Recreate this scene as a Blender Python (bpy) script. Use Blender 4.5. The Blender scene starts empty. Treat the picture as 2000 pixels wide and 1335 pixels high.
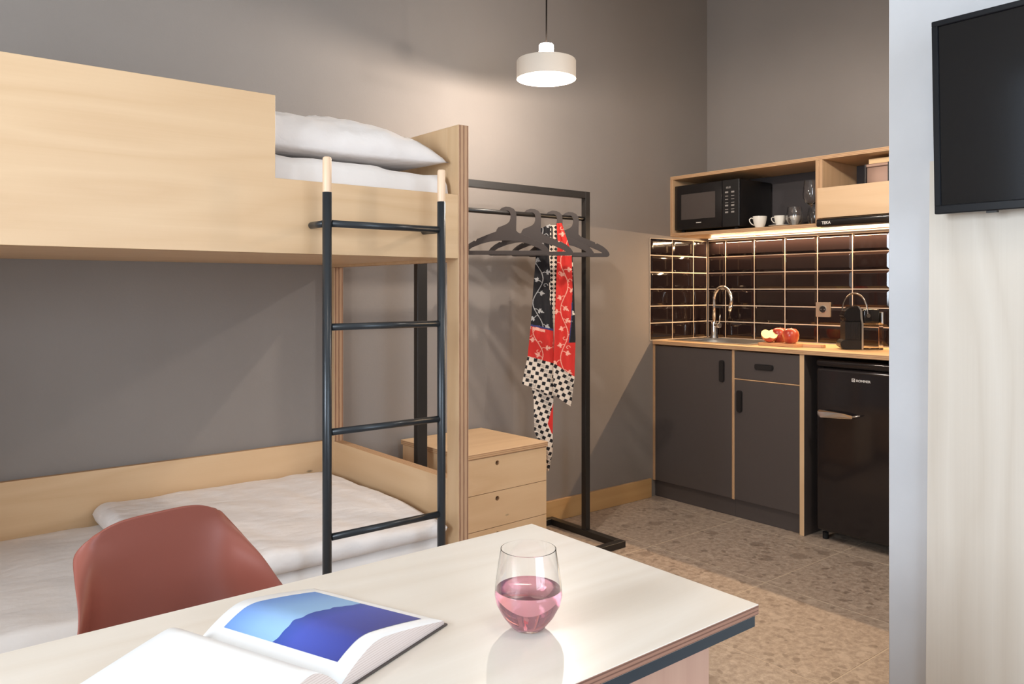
import bpy, bmesh, math, random
import numpy as np
from mathutils import Vector, Matrix, noise

R = math.radians
PI = math.pi
sc = bpy.context.scene
COL = sc.collection
rng = random.Random(7)

# ------------------------------------------------------------------ camera, world, light, exposure
cam_d = bpy.data.cameras.new('camera')
cam = bpy.data.objects.new('camera', cam_d)
COL.objects.link(cam)
cam.location = (0, 0, 1.2)
cam.rotation_euler = (R(90), 0, R(-38.946))
cam_d.sensor_width = 36
cam_d.lens = 1544.5 / 2000 * 36
cam_d.shift_y = -(667.5 - 564.64) / 2000
cam_d.clip_start = 0.02
sc.camera = cam

sc.view_settings.view_transform = 'Standard'
sc.view_settings.look = 'None'
sc.view_settings.gamma = 1
sc.view_settings.use_curve_mapping = False
sc.view_settings.exposure = 0.17

w = bpy.data.worlds.new('World')
sc.world = w
w.use_nodes = True
bg = w.node_tree.nodes['Background']
bg.inputs[0].default_value = (0.72, 0.84, 1.0, 1)
bg.inputs[1].default_value = 1.6


def light(name, kind, loc, energy, color, rot=(0, 0, 0), **kw):
    d = bpy.data.lights.new(name, kind)
    d.energy = energy
    d.color = color
    for k, v in kw.items():
        setattr(d, k, v)
    o = bpy.data.objects.new(name, d)
    o.location = loc
    o.rotation_euler = rot
    COL.objects.link(o)
    return o


# daylight arriving through the window in the left wall (outside the opening)
light('window_daylight', 'AREA', (-1.96, 0.88, 1.70), 86, (0.80, 0.90, 1.0), (0, R(-90), 0),
      shape='RECTANGLE', size=1.2, size_y=1.0)
# added cool fill, sent in through an unseen opening behind the camera
light('rear_fill_light', 'AREA', (0.9, -2.28, 1.4), 60, (0.73, 0.86, 1.0), (R(90), 0, 0),
      shape='RECTANGLE', size=1.8, size_y=2.0)
# bulb of the pendant (sits just under the glass bulb)
light('pendant_bulb_light', 'POINT', (2.186, 2.477, 2.045), 27, (1.0, 0.88, 0.76), shadow_soft_size=0.03)
# bulb of the second pendant over the kitchen aisle, hidden by the partition
light('aisle_bulb_light', 'POINT', (2.90, 1.22, 2.045), 26, (1.0, 0.92, 0.84), shadow_soft_size=0.03)
# added soft fill from overhead on the table side, no fixture there
light('overhead_fill_light', 'AREA', (0.7, 0.2, 3.12), 7, (1.0, 0.88, 0.76), (0, 0, 0),
      shape='DISK', size=0.6)
# LED strip under the wall shelf
light('shelf_led_light', 'AREA', (4.000, 2.28, 1.498), 17.0, (1.0, 0.68, 0.40), (0, R(20), 0),
      shape='RECTANGLE', size=0.012, size_y=1.45)


# ------------------------------------------------------------------ materials
def srgb(r, g, b):
    f = lambda c: (c / 255 / 12.92) if c / 255 <= 0.04045 else ((c / 255 + 0.055) / 1.055) ** 2.4
    return (f(r), f(g), f(b), 1)


def new_mat(name, col, rough=0.5, metal=0.0, **kw):
    m = bpy.data.materials.new(name)
    m.use_nodes = True
    p = m.node_tree.nodes['Principled BSDF']
    p.inputs['Base Color'].default_value = col
    p.inputs['Roughness'].default_value = rough
    p.inputs['Metallic'].default_value = metal
    for k, v in kw.items():
        p.inputs[k].default_value = v
    return m


def nt(m):
    t = m.node_tree
    return t, t.nodes, t.links, t.nodes['Principled BSDF']


def ramp(N, stops):
    r = N.new('ShaderNodeValToRGB')
    e = r.color_ramp.elements
    e[0].position, e[0].color = stops[0]
    e[1].position, e[1].color = stops[-1]
    for p, c in stops[1:-1]:
        x = e.new(p)
        x.color = c
    return r


def mapping(N, L, scale, src='Object', rot=(0, 0, 0)):
    if src == 'World':
        g = N.new('ShaderNodeNewGeometry')
        o = g.outputs['Position']
    else:
        g = N.new('ShaderNodeTexCoord')
        o = g.outputs[src]
    mp = N.new('ShaderNodeMapping')
    mp.inputs['Scale'].default_value = scale
    mp.inputs['Rotation'].default_value = rot
    L.new(o, mp.inputs['Vector'])
    return mp


def add_bump(m, scale, strength, dist, mscale=(1, 1, 1), detail=4):
    t, N, L, p = nt(m)
    mp = mapping(N, L, mscale, 'World')
    n = N.new('ShaderNodeTexNoise')
    n.inputs['Scale'].default_value = scale
    n.inputs['Detail'].default_value = detail
    L.new(mp.outputs[0], n.inputs['Vector'])
    b = N.new('ShaderNodeBump')
    b.inputs['Strength'].default_value = strength
    b.inputs['Distance'].default_value = dist
    L.new(n.outputs['Fac'], b.inputs['Height'])
    L.new(b.outputs[0], p.inputs['Normal'])
    return m


def mottled(name, c1, c2, rough, scale=3, bump=0.0, bscale=60):
    m = new_mat(name, c1, rough)
    t, N, L, p = nt(m)
    mp = mapping(N, L, (1, 1, 1), 'World')
    n = N.new('ShaderNodeTexNoise')
    n.inputs['Scale'].default_value = scale
    n.inputs['Detail'].default_value = 6
    L.new(mp.outputs[0], n.inputs['Vector'])
    r = ramp(N, [(0.3, c1), (0.7, c2)])
    L.new(n.outputs['Fac'], r.inputs[0])
    L.new(r.outputs[0], p.inputs['Base Color'])
    if bump:
        n2 = N.new('ShaderNodeTexNoise')
        n2.inputs['Scale'].default_value = bscale
        n2.inputs['Detail'].default_value = 3
        L.new(mp.outputs[0], n2.inputs['Vector'])
        b = N.new('ShaderNodeBump')
        b.inputs['Strength'].default_value = bump
        b.inputs['Distance'].default_value = 0.002
        L.new(n2.outputs['Fac'], b.inputs['Height'])
        L.new(b.outputs[0], p.inputs['Normal'])
    return m


def wood(name, light_c, dark_c, axis='X', rough=0.42, cathedral=1.0, contrast=0.38):
    """birch veneer: long flame grain along `axis`, fine fibres, few small knots"""
    m = new_mat(name, light_c, rough)
    t, N, L, p = nt(m)
    lo, hi = 0.8, 7.0
    sc_ = {'X': (lo, hi, hi), 'Y': (hi, lo, hi), 'Z': (hi, hi, lo)}[axis]
    mp = mapping(N, L, sc_, 'World')
    n = N.new('ShaderNodeTexNoise')
    n.inputs['Scale'].default_value = 0.9 * cathedral
    n.inputs['Detail'].default_value = 2
    n.inputs['Roughness'].default_value = 0.4
    L.new(mp.outputs[0], n.inputs['Vector'])
    mul = N.new('ShaderNodeMath')
    mul.operation = 'MULTIPLY'
    mul.inputs[1].default_value = 14
    L.new(n.outputs['Fac'], mul.inputs[0])
    fr = N.new('ShaderNodeMath')
    fr.operation = 'PINGPONG'
    fr.inputs[1].default_value = 1.0
    L.new(mul.outputs[0], fr.inputs[0])
    s2 = {'X': (3, 220, 220), 'Y': (220, 3, 220), 'Z': (220, 220, 3)}[axis]
    mp2 = mapping(N, L, s2, 'World')
    n2 = N.new('ShaderNodeTexNoise')
    n2.inputs['Scale'].default_value = 1.0
    n2.inputs['Detail'].default_value = 3
    L.new(mp2.outputs[0], n2.inputs['Vector'])
    mix = N.new('ShaderNodeMix')
    mix.data_type = 'FLOAT'
    mix.inputs[0].default_value = 0.4
    L.new(fr.outputs[0], mix.inputs[2])
    L.new(n2.outputs['Fac'], mix.inputs[3])
    mid = tuple(light_c[i] * (1 - contrast) + dark_c[i] * contrast for i in range(3)) + (1,)
    r = ramp(N, [(0.1, light_c), (0.55, tuple((light_c[i] + mid[i]) / 2 for i in range(3)) + (1,)), (0.95, mid)])
    L.new(mix.outputs[0], r.inputs[0])
    # small knots
    v = N.new('ShaderNodeTexVoronoi')
    v.inputs['Scale'].default_value = 2.6
    mk = {'X': (0.8, 2.2, 2.2), 'Y': (2.2, 0.8, 2.2), 'Z': (2.2, 2.2, 0.8)}[axis]
    mp3 = mapping(N, L, mk, 'World')
    L.new(mp3.outputs[0], v.inputs['Vector'])
    rk = ramp(N, [(0.012, (0.42, 0.42, 0.42, 1)), (0.035, (1, 1, 1, 1))])
    L.new(v.outputs['Distance'], rk.inputs[0])
    mm = N.new('ShaderNodeMix')
    mm.data_type = 'RGBA'
    mm.blend_type = 'MULTIPLY'
    mm.inputs[0].default_value = 1
    L.new(r.outputs[0], mm.inputs[6])
    L.new(rk.outputs[0], mm.inputs[7])
    L.new(mm.outputs[2], p.inputs['Base Color'])
    b = N.new('ShaderNodeBump')
    b.inputs['Strength'].default_value = 0.06
    b.inputs['Distance'].default_value = 0.001
    L.new(n2.outputs['Fac'], b.inputs['Height'])
    L.new(b.outputs[0], p.inputs['Normal'])
    return m


def ply_edge(name, axis, c1, c2, layer=0.0042, rough=0.6):
    """plywood edge: thin layers stacked along `axis`"""
    m = new_mat(name, c1, rough)
    t, N, L, p = nt(m)
    g = N.new('ShaderNodeNewGeometry')
    s = N.new('ShaderNodeSeparateXYZ')
    L.new(g.outputs['Position'], s.inputs[0])
    mu = N.new('ShaderNodeMath')
    mu.operation = 'MULTIPLY'
    mu.inputs[1].default_value = 2 / layer
    L.new(s.outputs['XYZ'.index(axis)], mu.inputs[0])
    pp = N.new('ShaderNodeMath')
    pp.operation = 'PINGPONG'
    pp.inputs[1].default_value = 1.0
    L.new(mu.outputs[0], pp.inputs[0])
    sc_ = {'X': (300, 20, 20), 'Y': (20, 300, 20), 'Z': (20, 20, 300)}[axis]
    mp = mapping(N, L, sc_, 'World')
    n = N.new('ShaderNodeTexNoise')
    n.inputs['Scale'].default_value = 1
    L.new(mp.outputs[0], n.inputs['Vector'])
    mix = N.new('ShaderNodeMix')
    mix.data_type = 'FLOAT'
    mix.inputs[0].default_value = 0.35
    L.new(pp.outputs[0], mix.inputs[2])
    L.new(n.outputs['Fac'], mix.inputs[3])
    r = ramp(N, [(0.25, c2), (0.5, c1)])
    L.new(mix.outputs[0], r.inputs[0])
    L.new(r.outputs[0], p.inputs['Base Color'])
    return m


BIRCH_L, BIRCH_D = srgb(219, 185, 145), srgb(194, 152, 106)
M = {}
for ax in 'XYZ':
    M['birch' + ax] = wood('birch_' + ax, BIRCH_L, BIRCH_D, ax)
    M['edge' + ax] = ply_edge('ply_edge_' + ax, ax, srgb(198, 160, 120), srgb(160, 116, 82), layer=0.0075)
    M['honey' + ax] = wood('honey_birch_' + ax, srgb(214, 176, 130), srgb(188, 144, 98), ax)
M['post_edge'] = ply_edge('post_ply_edge', 'X', srgb(184, 146, 112), srgb(136, 94, 70), layer=0.0150)
M['trimX'] = wood('baseboard_wood', srgb(204, 164, 112), srgb(178, 134, 84), 'X')
M['tabletop'] = wood('table_veneer', srgb(236, 228, 217), srgb(216, 202, 184), 'X', rough=0.28, contrast=0.35)
M['panel_white'] = wood('whitewashed_veneer', srgb(226, 218, 206), srgb(192, 178, 160), 'Z', rough=0.45, cathedral=0.8, contrast=0.42)
M['table_edge'] = ply_edge('table_ply_edge', 'Z', srgb(160, 118, 98), srgb(112, 76, 62), layer=0.0055)
M['pedestal'] = wood('pedestal_veneer', srgb(200, 160, 140), srgb(170, 128, 110), 'Z')
M['wall'] = mottled('grey_wall_paint', srgb(134, 126, 120), srgb(141, 133, 127), 0.75, 1.5, 0.15, 160)
M['plaster'] = mottled('pale_plaster', srgb(200, 202, 206), srgb(212, 214, 218), 0.6, 3.5, 0.25, 30)
M['white_wall'] = new_mat('white_wall', srgb(215, 212, 205), 0.8)
M['ceiling'] = new_mat('ceiling_white', srgb(205, 200, 192), 0.85)
M['black_metal'] = new_mat('black_powder_metal', srgb(42, 44, 47), 0.38, 0.0)
M['ladder_metal'] = new_mat('ladder_dark_metal', srgb(50, 54, 58), 0.3, 0.25)
M['rack_metal'] = new_mat('rack_black_metal', srgb(40, 37, 35), 0.35, 0.1)
M['table_metal'] = new_mat('table_frame_metal', srgb(56, 66, 76), 0.35, 0.4)
M['pale_wood'] = wood('pale_beech', srgb(240, 208, 176), srgb(222, 186, 152), 'Z')
M['laminate'] = new_mat('dark_laminate', srgb(76, 68, 65), 0.5)
M['laminate_in'] = new_mat('dark_shelf_back', srgb(66, 60, 60), 0.6)
M['handle'] = new_mat('black_handle', srgb(28, 25, 25), 0.45)
M['gloss_black'] = new_mat('gloss_black', srgb(24, 21, 21), 0.12)
M['fridge'] = new_mat('fridge_black', srgb(33, 28, 28), 0.13)
M['fridge_soft'] = new_mat('fridge_seam', srgb(14, 12, 12), 0.5)
M['satin_black'] = new_mat('satin_black', srgb(26, 24, 24), 0.35)
M['tile'] = new_mat('black_glazed_tile', srgb(30, 22, 22), 0.06, 0.0)
M['grout'] = new_mat('cream_grout', srgb(226, 206, 182), 0.8)
M['floor_grout'] = new_mat('floor_grout', srgb(200, 182, 158), 0.8)
M['chrome'] = new_mat('chrome', (0.82, 0.80, 0.78, 1), 0.08, 1.0)
M['dark_chrome'] = new_mat('dark_chrome', (0.30, 0.27, 0.24, 1), 0.2, 1.0)
M['board_wood'] = wood('cutting_board_wood', srgb(206, 156, 112), srgb(176, 124, 80), 'Y')
M['steel'] = new_mat('brushed_steel', (0.62, 0.60, 0.57, 1), 0.28, 1.0)
M['white_porcelain'] = new_mat('white_porcelain', srgb(236, 230, 218), 0.18)
M['letter'] = new_mat('silver_lettering', srgb(214, 208, 200), 0.4)
M['mw_print'] = new_mat('keypad_print', srgb(150, 144, 138), 0.5)
M['hanger'] = new_mat('brown_grey_hanger', srgb(58, 50, 47), 0.6)
M['chair'] = new_mat('terracotta_shell', srgb(146, 80, 66), 0.46)
M['chair_pad'] = new_mat('beech_leg', srgb(210, 170, 120), 0.45)
M['paper'] = new_mat('paper', srgb(246, 246, 246), 0.5)
M['paper_edge'] = ply_edge('page_edges', 'Z', srgb(224, 210, 204), srgb(204, 186, 178), layer=0.0030)
M['shade'] = new_mat('lamp_shade_cream', srgb(226, 212, 196), 0.5)
M['socket_plate'] = new_mat('satin_nickel', srgb(176, 160, 142), 0.35, 0.5)
M['cloth'] = add_bump(new_mat('white_bedding', srgb(232, 224, 219), 0.9, 0.0), 13, 0.6, 0.012, (1, 1.6, 1), 5)
M['cloth2'] = add_bump(new_mat('sheet_fabric', srgb(228, 220, 214), 0.9, 0.0), 11, 0.5, 0.010, (1, 1.8, 1), 5)
M['glass'] = new_mat('clear_glass', (1, 1, 1, 1), 0.0, **{'Transmission Weight': 1.0, 'IOR': 1.45})
M['drink'] = new_mat('pink_drink', (1.0, 0.50, 0.60, 1), 0.0, **{'Transmission Weight': 0.82, 'IOR': 1.33})
M['tank'] = new_mat('smoky_tank', (0.72, 0.70, 0.68, 1), 0.02, **{'Transmission Weight': 1.0, 'IOR': 1.2})
M['screen'] = new_mat('tv_screen', srgb(16, 16, 19), 0.12, 0.0)
M['tv_bezel'] = new_mat('tv_bezel', srgb(20, 21, 25), 0.3, **{'Specular IOR Level': 0.25})
M['mw_glass'] = new_mat('microwave_window', srgb(78, 70, 66), 0.25)
M['rose'] = new_mat('rose_metal', srgb(160, 130, 114), 0.5, 0.5)
M['cream'] = new_mat('cream_lid', srgb(226, 190, 140), 0.5)
M['cord'] = new_mat('cord', srgb(14, 10, 8), 0.9, **{'Specular IOR Level': 0.1})
M['rubber'] = new_mat('rubber', srgb(18, 18, 18), 0.8)


def emis(name, col, strength):
    m = bpy.data.materials.new(name)
    m.use_nodes = True
    t = m.node_tree
    t.nodes.clear()
    e = t.nodes.new('ShaderNodeEmission')
    e.inputs[0].default_value = col
    e.inputs[1].default_value = strength
    o = t.nodes.new('ShaderNodeOutputMaterial')
    t.links.new(e.outputs[0], o.inputs[0])
    return m


M['bulb'] = emis('bulb_glow', (1, 0.92, 0.82, 1), 12.0)
M['neck_glow'] = emis('porcelain_holder_glow', (1, 0.86, 0.72, 1), 85.0)
M['led'] = emis('led_glow', (1, 0.72, 0.48, 1), 3.0)


def pane_mat():
    m = bpy.data.materials.new('window_pane')
    m.use_nodes = True
    t = m.node_tree
    t.nodes.clear()
    a = t.nodes.new('ShaderNodeBsdfTransparent')
    g = t.nodes.new('ShaderNodeBsdfGlossy')
    g.inputs['Roughness'].default_value = 0.0
    mx = t.nodes.new('ShaderNodeMixShader')
    mx.inputs[0].default_value = 0.06
    o = t.nodes.new('ShaderNodeOutputMaterial')
    t.links.new(a.outputs[0], mx.inputs[1])
    t.links.new(g.outputs[0], mx.inputs[2])
    t.links.new(mx.outputs[0], o.inputs[0])
    return m


M['pane'] = pane_mat()


def stone_mat():
    m = new_mat('terrazzo_stone', srgb(150, 126, 104), 0.42)
    t, N, L, p = nt(m)
    mp = mapping(N, L, (1, 1, 0.5), 'World')
    n1 = N.new('ShaderNodeTexNoise')
    n1.inputs['Scale'].default_value = 42
    n1.inputs['Detail'].default_value = 9
    n1.inputs['Roughness'].default_value = 0.72
    L.new(mp.outputs[0], n1.inputs['Vector'])
    r1 = ramp(N, [(0.30, srgb(136, 118, 103)), (0.5, srgb(170, 151, 134)), (0.68, srgb(196, 179, 162))])
    L.new(n1.outputs['Fac'], r1.inputs[0])
    # larger chips
    dist = N.new('ShaderNodeTexNoise')
    dist.inputs['Scale'].default_value = 18
    dist.inputs['Detail'].default_value = 3
    L.new(mp.outputs[0], dist.inputs['Vector'])
    mixv = N.new('ShaderNodeMix')
    mixv.data_type = 'RGBA'
    mixv.blend_type = 'LINEAR_LIGHT'
    mixv.inputs[0].default_value = 0.035
    L.new(mp.outputs[0], mixv.inputs[6])
    L.new(dist.outputs['Color'], mixv.inputs[7])
    for scl, thr, c, amt in ((8, 0.16, srgb(128, 110, 96), 0.62), (17, 0.20, srgb(198, 180, 162), 0.5), (27, 0.2, srgb(116, 98, 84), 0.55)):
        v = N.new('ShaderNodeTexVoronoi')
        v.inputs['Scale'].default_value = scl
        L.new(mixv.outputs[2], v.inputs['Vector'])
        sep = N.new('ShaderNodeSeparateColor')
        L.new(v.outputs['Color'], sep.inputs[0])
        gt = N.new('ShaderNodeMath')
        gt.operation = 'GREATER_THAN'
        gt.inputs[1].default_value = 0.72
        L.new(sep.outputs[0], gt.inputs[0])
        rr = ramp(N, [(thr + 0.12, (1, 1, 1, 1)), (thr + 0.2, (0, 0, 0, 1))])
        L.new(v.outputs['Distance'], rr.inputs[0])
        mu = N.new('ShaderNodeMath')
        mu.operation = 'MULTIPLY'
        L.new(gt.outputs[0], mu.inputs[0])
        L.new(rr.outputs[0], mu.inputs[1])
        mu2 = N.new('ShaderNodeMath')
        mu2.operation = 'MULTIPLY'
        mu2.inputs[1].default_value = amt
        L.new(mu.outputs[0], mu2.inputs[0])
        mc = N.new('ShaderNodeMix')
        mc.data_type = 'RGBA'
        mc.inputs[7].default_value = c
        L.new(mu2.outputs[0], mc.inputs[0])
        prev = r1.outputs[0] if scl == 8 else last
        L.new(prev, mc.inputs[6])
        last = mc.outputs[2]
    L.new(last, p.inputs['Base Color'])
    return m


M['stone'] = stone_mat()


def book_photo_mat():
    m = new_mat('seascape_print', srgb(80, 120, 200), 0.35)
    t, N, L, p = nt(m)
    uv = N.new('ShaderNodeTexCoord')
    s = N.new('ShaderNodeSeparateXYZ')
    L.new(uv.outputs['UV'], s.inputs[0])
    n = N.new('ShaderNodeTexNoise')
    n.noise_dimensions = '1D'
    n.inputs['Scale'].default_value = 5
    n.inputs['Detail'].default_value = 1
    L.new(s.outputs[0], n.inputs['W'])
    ma = N.new('ShaderNodeMath')
    ma.operation = 'MULTIPLY_ADD'
    ma.inputs[1].default_value = 0.10
    ma.inputs[2].default_value = 0.40
    L.new(n.outputs['Fac'], ma.inputs[0])
    gt = N.new('ShaderNodeMath')
    gt.operation = 'GREATER_THAN'
    L.new(s.outputs[1], gt.inputs[0])
    L.new(ma.outputs[0], gt.inputs[1])
    sky = ramp(N, [(0.0, srgb(112, 154, 222)), (0.25, srgb(146, 188, 236)), (0.47, srgb(158, 200, 240))])
    L.new(s.outputs[1], sky.inputs[0])
    sea = ramp(N, [(0.44, srgb(62, 90, 176)), (0.60, srgb(76, 92, 188)), (1.0, srgb(64, 72, 152))])
    L.new(s.outputs[1], sea.inputs[0])
    mx = N.new('ShaderNodeMix')
    mx.data_type = 'RGBA'
    L.new(gt.outputs[0], mx.inputs[0])
    L.new(sky.outputs[0], mx.inputs[6])
    L.new(sea.outputs[0], mx.inputs[7])
    L.new(mx.outputs[2], p.inputs['Base Color'])
    return m


M['print'] = book_photo_mat()


def attr_mat(name, rough=0.85):
    m = new_mat(name, (1, 1, 1, 1), rough)
    t, N, L, p = nt(m)
    a = N.new('ShaderNodeAttribute')
    a.attribute_name = 'print'
    L.new(a.outputs['Color'], p.inputs['Base Color'])
    return m


M['scarf'] = attr_mat('printed_cotton')


def apple_mat():
    m = new_mat('apple_skin', srgb(196, 70, 44), 0.28)
    t, N, L, p = nt(m)
    mp = mapping(N, L, (9, 9, 3), 'Object')
    n = N.new('ShaderNodeTexNoise')
    n.inputs['Scale'].default_value = 2.2
    n.inputs['Detail'].default_value = 4
    L.new(mp.outputs[0], n.inputs['Vector'])
    r = ramp(N, [(0.35, srgb(166, 52, 40)), (0.52, srgb(188, 86, 58)), (0.68, srgb(214, 160, 96))])
    L.new(n.outputs['Fac'], r.inputs[0])
    L.new(r.outputs[0], p.inputs['Base Color'])
    return m


M['apple'] = apple_mat()
M['apple_flesh'] = new_mat('apple_flesh', srgb(238, 222, 150), 0.45)
M['stem'] = new_mat('stem_brown', srgb(84, 60, 34), 0.7)


# ------------------------------------------------------------------ building helpers
def wloc(o):
    v = Vector((0, 0, 0))
    while o is not None:
        v += o.location
        o = o.parent
    return v


def link_mesh(name, me, parent, origin=None, smooth=False):
    """mesh in world coordinates -> object with its origin at `origin` (default: base centre) """
    vs = np.empty(len(me.vertices) * 3)
    me.vertices.foreach_get('co', vs)
    vs = vs.reshape(-1, 3)
    if parent is not None:
        off = np.array(wloc(parent))
        loc = (0, 0, 0)
    else:
        if origin is None:
            lo, hi = vs.min(0), vs.max(0)
            origin = ((lo[0] + hi[0]) / 2, (lo[1] + hi[1]) / 2, lo[2])
        off = np.array(origin)
        loc = origin
    vs -= off
    me.vertices.foreach_set('co', vs.ravel())
    if smooth:
        me.polygons.foreach_set('use_smooth', [True] * len(me.polygons))
        try:
            me.set_sharp_from_angle(angle=R(35))
        except Exception:
            pass
    me.update()
    o = bpy.data.objects.new(name, me)
    o.location = loc
    if parent is not None:
        o.parent = parent
    COL.objects.link(o)
    return o


def tag(o, label=None, cat=None, group=None, kind=None):
    if label: o['label'] = label
    if cat: o['category'] = cat
    if group: o['group'] = group
    if kind: o['kind'] = kind
    return o


def thing(name, loc, label, cat, group=None):
    o = bpy.data.objects.new(name, None)
    o.empty_display_size = 0.05
    o.location = loc
    COL.objects.link(o)
    return tag(o, label, cat, group)


def obj(name, bm, mats, parent=None, origin=None, smooth=False, label=None):
    me = bpy.data.meshes.new(name)
    bm.to_mesh(me)
    bm.free()
    if not isinstance(mats, (list, tuple)):
        mats = [mats]
    for m in mats:
        me.materials.append(m)
    o = link_mesh(name, me, parent, origin, smooth)
    if label: o['label'] = label
    return o


def add_box(bm, a, b, bev=0.0, thick=None, seg=2):
    """box a..b; thick='X'|'Y'|'Z' gives faces not normal to that axis material 1 (the edge)"""
    lo = [min(a[i], b[i]) for i in range(3)]
    hi = [max(a[i], b[i]) for i in range(3)]
    r = bmesh.ops.create_cube(bm, size=1)
    vs = r['verts']
    for v in vs:
        v.co = Vector([lo[i] + (v.co[i] + 0.5) * (hi[i] - lo[i]) for i in range(3)])
    if bev:
        es = list({e for v in vs for e in v.link_edges})
        r2 = bmesh.ops.bevel(bm, geom=es, offset=bev, segments=seg, profile=0.5, affect='EDGES')
        vs = [v for v in {v for f in r2['faces'] for v in f.verts} | {v for v in vs if v.is_valid}]
    if thick is not None:
        i = 'XYZ'.index(thick)
        for f in {f for v in vs if v.is_valid for f in v.link_faces}:
            f.normal_update()
            if abs(f.normal[i]) < 0.5:
                f.material_index = 1
    return bm


def box(name, a, b, mats, parent=None, bev=0.0, thick=None, seg=2, **kw):
    bm = bmesh.new()
    add_box(bm, a, b, bev, thick, seg)
    return obj(name, bm, mats, parent, smooth=bev > 0.003, **kw)


def ply(name, a, b, thick, grain, parent=None, fam='birch', bev=0.0008, **kw):
    return box(name, a, b, [M[fam + grain], M['edge' + thick]], parent, bev=bev, thick=thick, seg=1, **kw)


def add_tube(bm, pts, rad, seg=12, caps=True, mat=0):
    pts = [Vector(p) for p in pts]
    n = len(pts)
    rads = rad if isinstance(rad, (list, tuple)) else [rad] * n
    rings = []
    up = None
    for i, p in enumerate(pts):
        if i == 0: t = pts[1] - pts[0]
        elif i == n - 1: t = pts[-1] - pts[-2]
        else: t = (pts[i + 1] - pts[i]).normalized() + (pts[i] - pts[i - 1]).normalized()
        t.normalize()
        if up is None:
            up = Vector((0, 0, 1)) if abs(t.z) < 0.9 else Vector((1, 0, 0))
        x = t.cross(up)
        if x.length < 1e-6:
            x = t.cross(Vector((0, 1, 0)))
        x.normalize()
        y = x.cross(t).normalized()
        up = y
        rings.append([bm.verts.new(p + (x * math.cos(2 * PI * k / seg) + y * math.sin(2 * PI * k / seg)) * rads[i]) for k in range(seg)])
    for a, b in zip(rings, rings[1:]):
        for k in range(seg):
            f = bm.faces.new((a[k], a[(k + 1) % seg], b[(k + 1) % seg], b[k]))
            f.material_index = mat
            f.smooth = True
    if caps:
        f = bm.faces.new(rings[0][::-1]); f.material_index = mat
        f = bm.faces.new(rings[-1]); f.material_index = mat
    return bm


def tube(name, pts, rad, mat, parent=None, seg=14, **kw):
    bm = bmesh.new()
    add_tube(bm, pts, rad, seg)
    bmesh.ops.recalc_face_normals(bm, faces=bm.faces)
    return obj(name, bm, mat, parent, **kw)


def add_lathe(bm, c, prof, seg=32, mat=0, closed=False):
    rings = []
    for r, z in prof:
        if r < 1e-6:
            rings.append([bm.verts.new((c[0], c[1], c[2] + z))])
        else:
            rings.append([bm.verts.new((c[0] + r * math.cos(2 * PI * k / seg), c[1] + r * math.sin(2 * PI * k / seg), c[2] + z)) for k in range(seg)])
    pairs = list(zip(rings, rings[1:]))
    if closed: pairs.append((rings[-1], rings[0]))
    for a, b in pairs:
        for k in range(seg):
            k2 = (k + 1) % seg
            if len(a) == 1 and len(b) == 1: continue
            if len(a) == 1: f = bm.faces.new((a[0], b[k2], b[k]))
            elif len(b) == 1: f = bm.faces.new((a[k], a[k2], b[0]))
            else: f = bm.faces.new((a[k], a[k2], b[k2], b[k]))
            f.material_index = mat
            f.smooth = True
    return bm


def lathe(name, c, prof, mat, parent=None, seg=32, **kw):
    bm = bmesh.new()
    add_lathe(bm, c, prof, seg)
    bmesh.ops.recalc_face_normals(bm, faces=bm.faces)
    return obj(name, bm, mat, parent, smooth=True, **kw)


def add_prism(bm, poly, h0, h1, axis='Y', edge_mat=0, mat=0):
    """poly in the plane normal to axis; X: (y,z) Y: (x,z) Z: (x,y)"""
    def P(p, h):
        return {'X': (h, p[0], p[1]), 'Y': (p[0], h, p[1]), 'Z': (p[0], p[1], h)}[axis]
    A = [bm.verts.new(P(p, h0)) for p in poly]
    B = [bm.verts.new(P(p, h1)) for p in poly]
    f1 = bm.faces.new(A); f2 = bm.faces.new(B[::-1])
    f1.material_index = f2.material_index = mat
    n = len(poly)
    for i in range(n):
        f = bm.faces.new((A[i], B[i], B[(i + 1) % n], A[(i + 1) % n]))
        f.material_index = edge_mat
    bmesh.ops.recalc_face_normals(bm, faces=bm.faces)
    return bm


def rrect(x0, x1, y0, y1, r, n=5):
    pts = []
    for cx, cy, a0 in ((x1 - r, y1 - r, 0), (x0 + r, y1 - r, 90), (x0 + r, y0 + r, 180), (x1 - r, y0 + r, 270)):
        for k in range(n + 1):
            a = R(a0 + 90 * k / n)
            pts.append((cx + r * math.cos(a), cy + r * math.sin(a)))
    return pts


def text_mesh(name, txt, size, mat, parent, mtx, extrude=0.0004, sx=1.0, bold=0.0):
    c = bpy.data.curves.new(name, 'FONT')
    c.body = txt
    c.size = size
    c.extrude = extrude
    c.offset = bold
    o = bpy.data.objects.new(name + '_tmp', c)
    COL.objects.link(o)
    dg = bpy.context.evaluated_depsgraph_get()
    me = bpy.data.meshes.new_from_object(o.evaluated_get(dg))
    bpy.data.objects.remove(o)
    me.transform(mtx @ Matrix.Diagonal((sx, 1, 1, 1)))
    me.materials.clear()
    me.materials.append(mat)
    return link_mesh(name, me, parent)


def fbm(x, y, z=0.0, o=4):
    return noise.fractal(Vector((x, y, z)), 1.0, 2.0, o)


def copy_tree(o, parent=None):
    c = o.copy()
    COL.objects.link(c)
    if parent is not None: c.parent = parent
    for ch in list(o.children):
        copy_tree(ch, c)
    return c


# ------------------------------------------------------------------ the room
YW, XK = 3.06, 4.033          # long wall behind the bunk, kitchen wall
XL, YF, H = -1.9, -2.2, 3.2


def struct(o, label=None):
    o['kind'] = 'structure'
    if label: o['label'] = label
    return o


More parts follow.
